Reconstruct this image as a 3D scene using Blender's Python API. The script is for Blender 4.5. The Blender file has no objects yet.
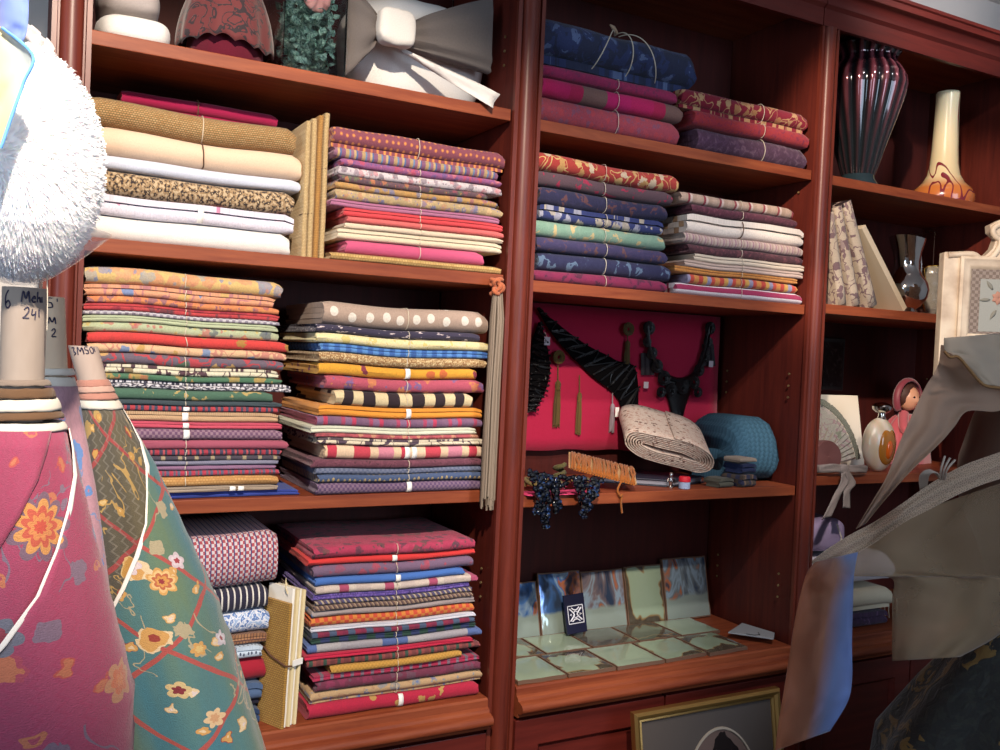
import bpy, math, random
from math import sin, cos, pi, sqrt, radians
from mathutils import Vector, noise
SC = bpy.context.scene
COL = SC.collection
random.seed(7)

# ------------------------------------------------------------------ camera
FPX, YAW, PITCH, ROLL = 919.0, 0.4952, -0.0216, 0.0450
CAM = Vector((-1.0, -1.794, 1.5))
FWD = Vector((sin(YAW)*cos(PITCH), cos(YAW)*cos(PITCH), sin(PITCH)))
_r = Vector((cos(YAW), -sin(YAW), 0)); _u = _r.cross(FWD)
RGT = cos(ROLL)*_r + sin(ROLL)*_u
UPV = cos(ROLL)*_u - sin(ROLL)*_r
def ray(px, py): return FWD + RGT*((px-500)/FPX) + UPV*((375-py)/FPX)
def at(px, py, Y):                       # point measured on the photo, at depth plane y = Y
    q = ray(px, py); return CAM + q*((Y-CAM.y)/q.y)
def atd(px, py, d): return CAM + ray(px, py)*d   # ... at distance d along the view
def atz(px, py, Z):
    q = ray(px, py); return CAM + q*((Z-CAM.z)/q.z)

# ------------------------------------------------------------------ colours and node helpers
def lin(c):
    if isinstance(c, str):
        c = tuple(int(c[i:i+2], 16)/255 for i in (0, 2, 4))
    return tuple((x/12.92 if x <= .04045 else ((x+.055)/1.055)**2.4) for x in c[:3]) + (1.0,)
class NT:
    def __init__(s, name):
        s.m = bpy.data.materials.new(name); s.m.use_nodes = True
        s.t = s.m.node_tree; s.t.nodes.clear()
        s.out = s.n('ShaderNodeOutputMaterial'); s.b = s.n('ShaderNodeBsdfPrincipled')
        s.l(s.b.outputs[0], s.out.inputs[0])
    def n(s, typ, **kw):
        x = s.t.nodes.new(typ)
        for k, v in kw.items(): setattr(x, k, v)
        return x
    def l(s, a, b): s.t.links.new(a, b)
    def put(s, sock, v):
        if hasattr(v, 'is_output'): s.l(v, sock)
        else: sock.default_value = v
    def math(s, op, a, b=0.0, c=0.0):
        x = s.n('ShaderNodeMath', operation=op)
        s.put(x.inputs[0], a); s.put(x.inputs[1], b); s.put(x.inputs[2], c); return x.outputs[0]
    def mix(s, f, a, b):
        x = s.n('ShaderNodeMix', data_type='RGBA')
        s.put(x.inputs[0], f); s.put(x.inputs[6], a); s.put(x.inputs[7], b); return x.outputs[2]
    def ramp(s, f, stops, mode='LINEAR'):
        x = s.n('ShaderNodeValToRGB'); e = x.color_ramp; e.interpolation = mode
        while len(e.elements) > 1: e.elements.remove(e.elements[-1])
        e.elements[0].position, e.elements[0].color = stops[0]
        for p, c in stops[1:]:
            k = e.elements.new(p); k.color = c
        s.l(f, x.inputs[0]); return x.outputs[0]
    def uv(s, sc=(1, 1)):
        t = s.n('ShaderNodeTexCoord'); m = s.n('ShaderNodeMapping'); m.inputs['Scale'].default_value = (sc[0], sc[1], 1)
        oi = s.n('ShaderNodeObjectInfo'); v = s.n('ShaderNodeVectorMath', operation='SCALE')
        v.inputs[0].default_value = (3.7, 1.3, 0); s.l(oi.outputs['Random'], v.inputs[3]); s.l(v.outputs[0], m.inputs['Location'])
        s.l(t.outputs['UV'], m.inputs['Vector']); return m.outputs[0]
    def obj(s, sc=(1, 1, 1)):
        t = s.n('ShaderNodeTexCoord'); m = s.n('ShaderNodeMapping'); m.inputs['Scale'].default_value = sc
        s.l(t.outputs['Object'], m.inputs['Vector']); return m.outputs[0]
    def noise(s, vec, scale, detail=2.0, rough=.5, dist=0.0, out=0):
        x = s.n('ShaderNodeTexNoise'); s.l(vec, x.inputs['Vector'])
        x.inputs['Scale'].default_value = scale; x.inputs['Detail'].default_value = detail
        x.inputs['Roughness'].default_value = rough; x.inputs['Distortion'].default_value = dist
        return x.outputs[out]
    def voro(s, vec, scale, rnd=1.0, feat='F1', dim='2D'):
        x = s.n('ShaderNodeTexVoronoi', feature=feat, voronoi_dimensions=dim); s.l(vec, x.inputs['Vector'])
        x.inputs['Scale'].default_value = scale; x.inputs['Randomness'].default_value = rnd
        return x
    def sep(s, vec):
        x = s.n('ShaderNodeSeparateXYZ'); s.l(vec, x.inputs[0]); return x.outputs
    def bump(s, h, strength=.3, dist=.002):
        x = s.n('ShaderNodeBump'); x.inputs['Strength'].default_value = strength; x.inputs['Distance'].default_value = dist
        s.l(h, x.inputs['Height']); s.l(x.outputs[0], s.b.inputs['Normal'])
    def setp(s, **kw):
        for k, v in kw.items(): s.put(s.b.inputs[k.replace('_', ' ')], v)
MATS = {}
def plainmat(name, c, rough=.5, metal=0.0, **kw):
    if name in MATS: return MATS[name]
    t = NT(name); t.setp(Base_Color=lin(c), Roughness=rough, Metallic=metal, **kw); MATS[name] = t.m; return t.m

def fab(kind, *cols, s=1.0):
    """woven cloth: the pattern is in the weave, in metres along the cloth (uv)"""
    key = (kind, cols, s)
    if key in MATS: return MATS[key]
    t = NT('cloth_' + kind); C = [lin(c) for c in cols]
    v = t.uv(); X, Y, _ = t.sep(v)
    fr = lambda a, k: t.math('FRACT', t.math('MULTIPLY', a, k))
    def blobs(scale, thr, soft=.5, rnd=1.0):
        w = t.n('ShaderNodeVectorMath', operation='ADD'); d = t.n('ShaderNodeVectorMath', operation='SCALE')
        t.l(t.noise(v, scale*2.2, 3, out=1), d.inputs[0]); d.inputs[3].default_value = soft/scale*1.6
        t.l(v, w.inputs[0]); t.l(d.outputs[0], w.inputs[1])
        vo = t.voro(w.outputs[0], scale, rnd); return t.math('LESS_THAN', vo.outputs['Distance'], thr), vo.outputs['Color']
    if kind in ('flor', 'vine', 'blot'): s *= .72
    if kind == 'plain': col = C[0]
    elif kind in ('strx', 'strv'):
        a = X if kind == 'strx' else Y; st = []; r = random.Random(len(cols)*13+int(s*1000)); p = 0
        w = [r.uniform(.6, 1.6) for _ in C]; tot = sum(w)
        for c, k in zip(C, w): st.append((p, c)); p += k/tot
        col = t.ramp(fr(a, 1/s), st, 'CONSTANT')
    elif kind == 'diag':
        col = t.ramp(fr(t.math('ADD', X, Y), 1/s), [(i/len(C), c) for i, c in enumerate(C)], 'CONSTANT')
    elif kind == 'check':
        x = t.n('ShaderNodeTexChecker'); t.l(v, x.inputs[0]); x.inputs[1].default_value = C[0]; x.inputs[2].default_value = C[1]; x.inputs[3].default_value = 1/s
        col = x.outputs[0]
        if len(C) > 2: col = t.mix(t.math('GREATER_THAN', fr(X, .5/s), .8), col, C[2])
    elif kind == 'dots':
        vo = t.voro(v, 1/s, .25); col = t.mix(t.math('LESS_THAN', vo.outputs['Distance'], .24), C[0], C[1])
        if len(C) > 2: col = t.mix(t.math('LESS_THAN', vo.outputs['Distance'], .10), col, C[2])
    elif kind == 'flor':
        m, rc = blobs(1/s, .42); q = t.sep(rc)[0]
        cc = t.ramp(q, [(i/len(C), c) for i, c in enumerate(C)], 'CONSTANT')
        col = t.mix(t.math('MULTIPLY', m, t.math('ADD', .35, t.math('MULTIPLY', t.noise(v, 3/s, 2), .6))), C[0], cc)
        m2, rc2 = blobs(2.6/s, .27); q2 = t.sep(rc2)[1]
        col = t.mix(t.math('MULTIPLY', t.math('MULTIPLY', m2, .7), t.math('GREATER_THAN', q2, .55)), col, t.ramp(q2, [(0, C[-1])] + [(.55+.45*i/len(C), c) for i, c in enumerate(C)], 'CONSTANT'))
    elif kind == 'vine':
        nn = t.noise(v, 1/s, 1.5, dist=.6)
        col = t.mix(t.math('LESS_THAN', t.math('ABSOLUTE', t.math('SUBTRACT', nn, .5)), .022), C[0], C[1])
        m, rc = blobs(1.1/s, .30); q = t.sep(rc)[0]
        col = t.mix(t.math('MULTIPLY', m, t.math('GREATER_THAN', q, .45)), col, t.ramp(q, [(0, C[1])] + [(.45+.55*i/(len(C)-1), c) for i, c in enumerate(C[1:])], 'CONSTANT'))
    elif kind == 'blot':
        col = t.ramp(t.noise(v, 1/s, 3, dist=.8), [(0, C[0]), (.50, C[1])] + ([(.60, C[2])] if len(C) > 2 else []), 'CONSTANT')
    elif kind == 'zig':
        a = t.math('ADD', t.math('MULTIPLY', Y, 1/s), t.math('PINGPONG', t.math('MULTIPLY', X, 1/s), .5))
        col = t.ramp(t.math('FRACT', a), [(i/len(C), c) for i, c in enumerate(C)], 'CONSTANT')
    elif kind == 'weave':
        x = t.n('ShaderNodeTexBrick'); t.l(v, x.inputs[0]); x.inputs['Color1'].default_value = C[0]; x.inputs['Color2'].default_value = C[1]
        x.inputs['Mortar'].default_value = C[-1]; x.inputs['Scale'].default_value = 1/s; x.inputs['Mortar Size'].default_value = .12
        x.inputs['Brick Width'].default_value = 1.0; x.inputs['Row Height'].default_value = .7; col = x.outputs[0]
    elif kind == 'tweed':
        col = t.ramp(t.noise(v, 1/s, 1), [(0, C[0]), (.42, C[1]), (.55, C[2]), (.68, C[0])], 'CONSTANT')
    elif kind == 'zebra':
        x = t.n('ShaderNodeTexWave'); t.l(v, x.inputs[0]); x.inputs['Scale'].default_value = .22/s; x.inputs['Distortion'].default_value = 3.2; x.inputs['Detail'].default_value = 1
        col = t.mix(t.math('GREATER_THAN', x.outputs['Fac'], .5), C[0], C[1])
    elif kind == 'streaks':
        vv = t.uv((1, 4)); col = t.ramp(t.noise(vv, 1/s, 3), [(.0, C[0]), (.5, C[1]), (.62, C[-1])], 'CONSTANT')
    fine = t.noise(v, 900, 1)
    col = t.mix(t.math('MULTIPLY', t.math('SUBTRACT', t.noise(v, 330, 3), .35), .55), col, (.0, .0, .0, 1)) if kind != 'plain' else t.mix(t.math('MULTIPLY', t.noise(v, 420, 2), .22), col, (0, 0, 0, 1))
    col = t.mix(.13 if kind != 'plain' else .06, col, lin('54424a'))
    t.put(t.b.inputs['Base Color'], col); t.setp(Roughness=.95, Sheen_Weight=.12, Sheen_Roughness=.5, Specular_IOR_Level=.2)
    t.bump(t.math('ADD', fine, t.math('MULTIPLY', t.noise(v, 60, 3), 1.4)), .35, .003)
    MATS[key] = t.m; return t.m

def woodmat(name, dark, light, axis=2, rough=.32, coat=.3):
    if name in MATS: return MATS[name]
    t = NT(name); sc = [14, 14, 14]; sc[axis] = 1.1
    v = t.obj(tuple(sc)); g = t.noise(v, 3.2, 6, .62, .5)
    col = t.ramp(g, [(.25, lin(dark)), (.75, lin(light))])
    v2 = t.obj(tuple(x*5 for x in sc)); col = t.mix(t.math('MULTIPLY', t.noise(v2, 5, 2), .35), col, lin(dark))
    t.put(t.b.inputs['Base Color'], col); t.setp(Roughness=rough, Coat_Weight=coat, Coat_Roughness=.32, Specular_IOR_Level=.25)
    t.bump(g, .08, .002); MATS[name] = t.m; return t.m
WD, WL = '4e1d17', '7c3626'
W_V = woodmat('mahogany_upright', WD, WL, 2, .42, .22); W_S = woodmat('mahogany_side', '451814', '6c2a1e', 2, .55, 0); W_H = woodmat('mahogany_shelf', '6a2c1c', 'a05634', 0, .5, 0)
W_B = woodmat('mahogany_dark_back', '3a1614', '541f1a', 2, .6, 0); W_D = woodmat('mahogany_door', '4e1a16', '702820', 0, .45, .1)

# ------------------------------------------------------------------ meshes
class MB:
    def __init__(s): s.v = []; s.f = []; s.u = []; s.hasuv = False
    def vert(s, p, uv=(0, 0)): s.v.append(tuple(p)); s.u.append(uv); return len(s.v)-1
    def grid(s, rows, uvs=None, cu=False, cv=False):
        n, m = len(rows), len(rows[0]); b = len(s.v)
        for i, r in enumerate(rows):
            for j, p in enumerate(r): s.vert(p, uvs[i][j] if uvs else (j/m, i/n))
        for i in range(n if cu else n-1):
            for j in range(m if cv else m-1):
                a, c = i*m, ((i+1) % n)*m; k = (j+1) % m
                s.f.append((b+a+j, b+a+k, b+c+k, b+c+j))
        return b
    def box(s, a, b):
        (x0, y0, z0), (x1, y1, z1) = a, b; k = len(s.v)
        for z in (z0, z1):
            for x, y in ((x0, y0), (x1, y0), (x1, y1), (x0, y1)): s.vert((x, y, z), (x+z*.3, y+z))
        for q in ((0, 3, 2, 1), (4, 5, 6, 7), (0, 1, 5, 4), (1, 2, 6, 5), (2, 3, 7, 6), (3, 0, 4, 7)): s.f.append(tuple(k+i for i in q))
        return s
    def tube(s, pts, r, n=6, close=False, rs=None):
        pts = [Vector(p) for p in pts]; N = len(pts); up = None; rows = []
        for i, p in enumerate(pts):
            d = (pts[(i+1) % N] - pts[i-1]) if close else (pts[min(i+1, N-1)] - pts[max(i-1, 0)])
            if d.length < 1e-9: d = Vector((0, 0, 1))
            d.normalize()
            if up is None: up = d.orthogonal()
            up = up - d*up.dot(d)
            if up.length < 1e-6: up = d.orthogonal()
            up.normalize(); w = d.cross(up); R = rs[i] if rs else r
            rows.append([p + (up*cos(2*pi*k/n) + w*sin(2*pi*k/n))*R for k in range(n)])
        b = s.grid(rows, cu=close, cv=True)
        if not close:
            s.f.append(tuple(b+k for k in range(n))[::-1]); s.f.append(tuple(b+(N-1)*n+k for k in range(n)))
        return s
    def lathe(s, prof, c=(0, 0, 0), n=32, rib=0, ribamp=0, caps=True, sx=1, sy=1):
        rows = []; L = 0; uvs = []
        for i, (r, z) in enumerate(prof):
            if i: L += sqrt((r-prof[i-1][0])**2 + (z-prof[i-1][1])**2)
            row = []; uv = []
            for k in range(n):
                a = 2*pi*k/n; R = r*(1 + (ribamp*cos(rib*a) if rib else 0))
                row.append((c[0]+R*cos(a)*sx, c[1]+R*sin(a)*sy, c[2]+z)); uv.append((k/n*.3, L))
            rows.append(row); uvs.append(uv)
        b = s.grid(rows, uvs, cv=True); N = len(prof)
        if caps:
            s.f.append(tuple(b+k for k in range(n))[::-1]); s.f.append(tuple(b+(N-1)*n+k for k in range(n)))
        return s
    def prism(s, poly, y0, y1, fn=None):          # polygon in (x,z) extruded in y, or mapped by fn(a,b,depth)
        fn = fn or (lambda a, b, d: (a, d, b)); k = len(s.v); n = len(poly)
        for d in (y0, y1):
            for a, b in poly: s.vert(fn(a, b, d), (a, b))
        s.f.append(tuple(range(k, k+n))); s.f.append(tuple(range(k+2*n-1, k+n-1, -1)))
        for i in range(n):
            j = (i+1) % n; s.f.append((k+i, k+n+i, k+n+j, k+j))
        return s
    def build(s, name, mat, parent=None, smooth=None, bevel=0, solid=0, sub=0):
        me = bpy.data.meshes.new(name); me.from_pydata(s.v, [], s.f)
        uvl = me.uv_layers.new(name='UVMap'); buf = []
        for p in me.loops: buf += s.u[p.vertex_index]
        uvl.data.foreach_set('uv', buf)
        import bmesh
        bm = bmesh.new(); bm.from_mesh(me); bmesh.ops.recalc_face_normals(bm, faces=bm.faces); bm.to_mesh(me); bm.free()
        me.materials.append(mat)
        if smooth is not None:
            me.polygons.foreach_set('use_smooth', [True]*len(me.polygons)); me.set_sharp_from_angle(angle=radians(smooth))
        o = bpy.data.objects.new(name, me); COL.objects.link(o)
        if parent:
            o.parent = parent
            if any(abs(c) > 1e-9 for c in parent.matrix_basis.translation) or any(parent.rotation_euler): pass
        if solid:
            m = o.modifiers.new('thickness', 'SOLIDIFY'); m.thickness = solid; m.offset = 0
        if bevel:
            m = o.modifiers.new('bevel', 'BEVEL'); m.width = bevel; m.segments = 2; m.limit_method = 'ANGLE'
        if sub:
            m = o.modifiers.new('sub', 'SUBSURF'); m.levels = sub; m.render_levels = sub
        return o
def tag(o, label=None, cat=None, group=None, kind=None):
    if label: o['label'] = label
    if cat: o['category'] = cat
    if group: o['group'] = group
    if kind: o['kind'] = kind
    return o
def empty(name, label, cat, loc=(0, 0, 0), rz=0, group=None):
    o = bpy.data.objects.new(name, None); COL.objects.link(o); o.location = loc; o.rotation_euler = (0, 0, rz); o.empty_display_size = .03
    return tag(o, label, cat, group)
def world_child(o, root):                 # mesh was built in world coordinates: keep it there under its root
    o.parent = root; o.matrix_parent_inverse = root.matrix_basis.inverted() if False else __import__('mathutils').Matrix.LocRotScale(root.location, root.rotation_euler, None).inverted(); return o
def catmull(P, n=6, close=False):
    P = [Vector(p) for p in P]; N = len(P); out = []
    for i in range(N if close else N-1):
        g = (lambda k: P[k % N]) if close else (lambda k: P[min(max(k, 0), N-1)])
        a, b, c, d = g(i-1), g(i), g(i+1), g(i+2)
        for j in range(n):
            t = j/n; out.append(.5*((2*b)+(c-a)*t+(2*a-5*b+4*c-d)*t*t+(3*b-a-3*c+d)*t**3))
    if not close: out.append(P[-1])
    return out
def nz(x, y=0, z=0): return noise.noise(Vector((x, y, z)))
# ------------------------------------------------------------------ the room
DEP = .35                                     # depth of the shelves
GAP = .0012
m = NT('plaster'); m.setp(Base_Color=lin('d6d0cc'), Roughness=.9); m.bump(m.noise(m.obj(), 40, 3), .1); PL = m.m
m = NT('floorboards'); m.setp(Base_Color=m.ramp(m.noise(m.obj((1, 12, 12)), 3, 4), [(.3, lin('4a3020')), (.7, lin('6e4a30'))]), Roughness=.5); FLM = m.m
def struct(name, a, b, mat): return tag(MB().box(a, b).build(name, mat), kind='structure')
struct('floor', (-3.2, -4.2, -.05), (3.2, DEP+.06, 0), FLM)
struct('wall_back', (-3.2, DEP+.06, 0), (3.2, DEP+.16, 2.9), PL)
struct('ceiling', (-3.2, -4.2, 2.9), (3.2, DEP+.16, 2.98), PL)
struct('wall_left', (-3.3, -4.2, 0), (-3.2, DEP+.16, 2.9), PL)
struct('wall_right', (3.2, -4.2, 0), (3.3, DEP+.16, 2.9), PL)

# ------------------------------------------------------------------ three bookcase bays
def pil(x0, x1, z0, z1):                      # reeded upright: flat, groove, round bead, groove, flat
    w = x1-x0; b = w*.27; pts = [(x0, .0), (x0, -.010), (x0+.13*w, -.010), (x0+.15*w, -.004), (x0+.2*w, -.004)]
    for k in range(9):
        a = pi - pi*k/8; pts.append((x0+.5*w+.29*w*cos(a), -.006-.015*sin(a)))
    pts += [(x1-.2*w, -.004), (x1-.15*w, -.004), (x1-.13*w, -.010), (x1, -.010), (x1, .0)]
    return MB().prism(pts, z0, z1, lambda a, b_, d: (a, b_, d))
def mould(x0, x1, prof):                      # profile (y,z) run along x
    return MB().prism(prof, x0, x1, lambda a, b_, d: (d, a, b_))
BEAD = [(-.02+0*.0, 0)] 
def ledge(zt):
    p = [(.0, zt), (-.012, zt), (-.016, zt-.004), (-.017, zt-.018), (-.024, zt-.022), (-.026, zt-.028)]
    for k in range(7):
        a = pi/2 - pi*k/6; p.append((-.036-.012*cos(a), zt-.042+.012*sin(a)))
    p += [(-.026, zt-.056), (-.024, zt-.066), (.0, zt-.066)]
    return p
CROWN = [(.0, 2.417), (-.012, 2.417), (-.012, 2.462), (-.018, 2.467)] + [(-.022-.026*(1-cos(k*pi/12)), 2.470+.028*sin(k*pi/12)) for k in range(7)] + [(-.052, 2.500), (-.052, 2.516), (-.058, 2.519), (-.058, 2.528), (.0, 2.528)]
def door(root, x0, x1, z0, z1):
    f = MB(); y0, y1 = -.020, -.0005; s = .062
    outer = [(x0, z0), (x1, z0), (x1, z1), (x0, z1)]; inner = [(x0+s, z0+s), (x1-s, z0+s), (x1-s, z1-s), (x0+s, z1-s)]; inn2 = [(x0+s+.01, z0+s+.01), (x1-s-.01, z0+s+.01), (x1-s-.01, z1-s-.01), (x0+s+.01, z1-s-.01)]
    R = lambda P, y: [(a, y, b) for a, b in P]
    f.grid([R(outer, y1), R(outer, y0), R(inner, y0), R(inn2, -.008)], cv=True)
    k = len(f.v); f.f.append((k-4, k-3, k-2, k-1)); f.f.append((0, 1, 2, 3))
    d = f.build('door', W_D, root, bevel=.0015)
    return d
def bookcase(label, x0, x1, shelves, zc, left_stile, right_stile, felt=None, doors=2):
    R = empty('bookcase', label, 'bookcase', group='reddish mahogany bookcase bays along the wall')
    a, b = left_stile; c, d = right_stile
    MB().box((a+.004, 0.0005, 0), (b-.004, DEP, 2.5)).build('side_panel', W_S, R)
    if d-c > .001: MB().box((c+.004, 0.0005, 0), (d-.004, DEP, 2.5)).build('side_panel', W_S, R)
    MB().box((b-.004+GAP, DEP-.012, .05), (c+.004-GAP if d-c > .001 else c-GAP, DEP, 2.5)).build('back_panel', W_B, R)
    s = pil(a, b, 0, 2.4165).build('pilaster', W_V, R, smooth=40)
    if d-c > .001: pil(c, d, 0, 2.4165).build('pilaster', W_V, R, smooth=40)
    xi0, xi1 = b-.004+GAP, (c+.004 if d-c > .001 else c)-GAP
    for z in shelves:
        MB().box((xi0, 0.001, z-.026), (xi1, DEP-.013, z)).build('shelf', W_H, R, bevel=.0015)
    MB().box((xi0, 0.001, zc-.03), (xi1, DEP-.013, zc)).build('counter', W_H, R, bevel=.0015)
    mould(b+.001, (c if d-c > .001 else x1)-.001, ledge(zc)).build('counter_moulding', W_H, R, smooth=35)
    w = (xi1-xi0)/doors
    for k in range(doors): door(R, xi0+k*w+.003, xi0+(k+1)*w-.003, .1, zc-.075)
    MB().box((xi0, .002, .0), (xi1, .02, .098)).build('plinth', W_D, R)
    MB().box((xi0, 0.001, 2.47), (xi1, DEP-.013, 2.5)).build('top_board', W_H, R)
    mould(a+.0005 if a < -.9 else a+.0005, (d if d-c > .001 else x1)-.0005, CROWN).build('cornice', W_D, R, smooth=35)
    # shelf-pin holes with little brass sleeves in the right-hand side panel
    xs = xi1+GAP
    n = 0
    for z in [z0+.032*k for z0 in ((1.98, 1.42, .87) if x0 > -.5 else (2.15, 1.80, .95, 1.28)) for k in range(3)]:
        for y in (.045, DEP-.06):
            o = MB().lathe([(.0032, 0), (.0032, .0025), (.0018, .0025), (.0018, .001)], n=8).build('shelf_pin_socket', plainmat('brass_pin', 'b09a70', .4, .8), R)
            me = o.data
            for v in me.vertices: v.co = Vector((xs-v.co.z+.0005, y+v.co.x, z+v.co.y))
    return R
SH1, SH2, SH3 = (2.043, 1.678, 1.200), (2.033, 1.672, 1.183), (2.030, 1.680, 1.207)
ZC1, ZC2, ZC3 = .738, .752, .752
bookcase('left mahogany bookcase bay packed with folded fabric stacks', -.945, -.032, SH1, ZC1, (-.945, -.881), (-.032+.0005, -.032+.0005))
bookcase('middle mahogany bookcase bay with red felt and glazed tiles', -.031, .892, SH2, ZC2, (-.030, .038), (.8925, .8925))
bookcase('right mahogany bookcase bay holding vases, albums and perfume', .893, 1.85, SH3, ZC3, (.894, .958), (1.79, 1.852))

# ------------------------------------------------------------------ folded cloth
def fold_path(n, H, D, e=.9, seg=6):
    """centre line (y,z) of one strip of cloth folded n layers high, fold towards the front (y=0)"""
    P = []
    def arc(cy, cz, r, a0, a1, sx=1.0, k=seg):
        for i in range(k+1):
            a = a0+(a1-a0)*i/k; P.append((cy+r*cos(a)*sx, cz+r*sin(a)))
    yc = H*.5*e
    def front(z0, z1):  # go round the front from level z0 to z1
        cz = (z0+z1)/2; r = abs(z1-z0)/2; arc(yc, cz, r, -pi/2 if z1 > z0 else pi/2, (-3*pi/2) if z1 > z0 else 3*pi/2, e)
    def back(z0, z1):
        cz = (z0+z1)/2; r = abs(z1-z0)/2; arc(D, cz, r, -pi/2 if z1 > z0 else pi/2, pi/2 if z1 > z0 else -pi/2, e)
    if n == 2: P.append((D, .25*H)); front(.25*H, .75*H); P.append((D, .75*H)); th = H/2
    elif n == 3: P.append((D, H/6)); front(H/6, H/2); back(H/2, 5*H/6); P.append((yc*.3, 5*H/6)); th = H/3
    elif n == 4:
        P.append((D*.9, .375*H)); front(.375*H, .625*H); back(.625*H, .875*H); front(.875*H, .125*H); P.append((D, .125*H)); th = H/4
    else:
        P.append((D*.8, .5*H)); front(.5*H, .7*H); back(.7*H, .3*H); front(.3*H, .9*H); back(.9*H, .1*H); P.append((yc*.8, .1*H)); th = H/5
    return P, th
def folded(name, mat, x0, x1, y0, D, zf, tf, n=4, e=.85, seed=0, taper=.25, yw=.004, nx=18):
    """cloth lying on the profile zf(x), tf(x) thick; ends show the layers"""
    P, th = fold_path(n, 1.0, D, e)
    # resample the long straights so the cloth can ripple
    Hm = tf((x0+x1)/2); P, th = fold_path(n, Hm, D, e)
    Q = [P[0]]
    for p in P[1:]:
        q = Q[-1]; L = sqrt((p[0]-q[0])**2+(p[1]-q[1])**2)
        if L > .06:
            for i in range(1, 3): Q.append((q[0]+(p[0]-q[0])*i/3, q[1]+(p[1]-q[1])*i/3))
        if L > 1e-6: Q.append(p)
    N = len(Q); w = th*.47; left, right, S = [], [], []; s = 0
    for i, p in enumerate(Q):
        a, b = Q[max(i-1, 0)], Q[min(i+1, N-1)]; dx, dz = b[0]-a[0], b[1]-a[1]; L = sqrt(dx*dx+dz*dz) or 1
        left.append((p[0]-dz/L*w, p[1]+dx/L*w)); right.append((p[0]+dz/L*w, p[1]-dx/L*w))
        if i: s += sqrt((p[0]-Q[i-1][0])**2+(p[1]-Q[i-1][1])**2)
        S.append(s)
    ring = left + right[::-1]; SS = S + S[::-1]; M = len(ring); rows, uvs = [], []
    for i in range(nx):
        f = i/(nx-1); f = .5-.5*cos(pi*f)*(.75+.25*abs(cos(pi*f)))
        x = x0+(x1-x0)*f; zb, t = zf(x), tf(x)
        edge = min((x-x0), (x1-x))/.018; k = 1.0
        if edge < 1: k = 1-taper*(1-edge)**2*(1.0 if x > (x0+x1)/2 else .35)
        row, uv = [], []
        for j, (y, z) in enumerate(ring):
            zz = z/Hm; fr = max(0, 1-y/.09)
            yy = y0+y+yw*fr*nz(x*9+seed, seed*1.7)+.0025*fr*nz(x*31+seed, zz*3)
            end = (.004*nz(y*14+seed*3, zz*2.3, f*2)+.003*nz(zz*9, seed))*(1 if f > .5 else -1) if i in (0, nx-1) else 0
            wob = -t*.03*abs(nz(x*13+seed*5, y*11, 2))*4*zz*(1-zz)
            row.append((x+end, yy, zb+.0004+(zz*t*.968-.0004)*k+wob)); uv.append((x, SS[j]))
        rows.append(row); uvs.append(uv)
    mb = MB(); b = mb.grid(rows, uvs, cv=True)
    for off, fl in ((0, 1), ((nx-1)*M, 0)):
        for j in range(N-1):
            q = (b+off+j, b+off+j+1, b+off+M-2-j, b+off+M-1-j); mb.f.append(q if fl else q[::-1])
    o = mb.build(name, mat, smooth=50)
    return o, ring, Hm
STRW = plainmat('string_white', 'd0c4b0', .8); STRB = plainmat('string_brown', '5a3a28', .8); PAPER = plainmat('paper_white', 'f4f2ee', .8)
def band(o, x, y0, zb, t, kind='string', D=.1, seed=0, lean=0.0):
    """a string or paper band round the front of one folded cloth"""
    pts = []; H = t+.0014
    prof = [(y0+D, H)] + [(y0+.02+.04*(1-i/2), H) for i in range(3)]
    e = .86; yc = t*.5*e
    for i in range(9):
        a = pi/2+pi*i/8; pts.append((y0+yc+(t*.5+.0014)*e*cos(a)-.002, t/2+(t*.5+.0012)*sin(a)))
    pts = [(y0+D, H), (y0+D*.5, H)] + pts + [(y0+yc+.012, -.0006+.0012)]
    if D > .09: pts = [(y, min(z, t-.0016)) for y, z in pts[1:]]
    pts = [(y, max(z, .0016)) for y, z in pts]
    if kind == 'string' or kind == 'brown_string':
        w = [(x+lean*(q[1]/t-.5)+.0012*nz(seed, i*.6), q[0], zb+max(q[1], .0005)) for i, q in enumerate(pts)]
        mb = MB().tube(catmull(w, 2), .0008 if kind == 'string' else .0014, 5)
        return mb.build('string' if kind == 'string' else 'dark_tie', STRW if kind == 'string' else STRB, o, smooth=60)
    wd = .0055
    rows = [[(x-wd, q[0]-.0004, zb+max(q[1], .0008)), (x+wd, q[0]-.0004, zb+max(q[1], .0008))] for q in pts[2:]]
    mb = MB(); mb.grid(rows); return mb.build('paper_band', PAPER, o, smooth=60, solid=.0006)
ORD = 'top second third fourth fifth sixth seventh eighth ninth tenth eleventh twelfth thirteenth fourteenth fifteenth sixteenth seventeenth eighteenth nineteenth twentieth twenty-first twenty-second twenty-third twenty-fourth twenty-fifth twenty-sixth twenty-seventh twenty-eighth'.split()
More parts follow.
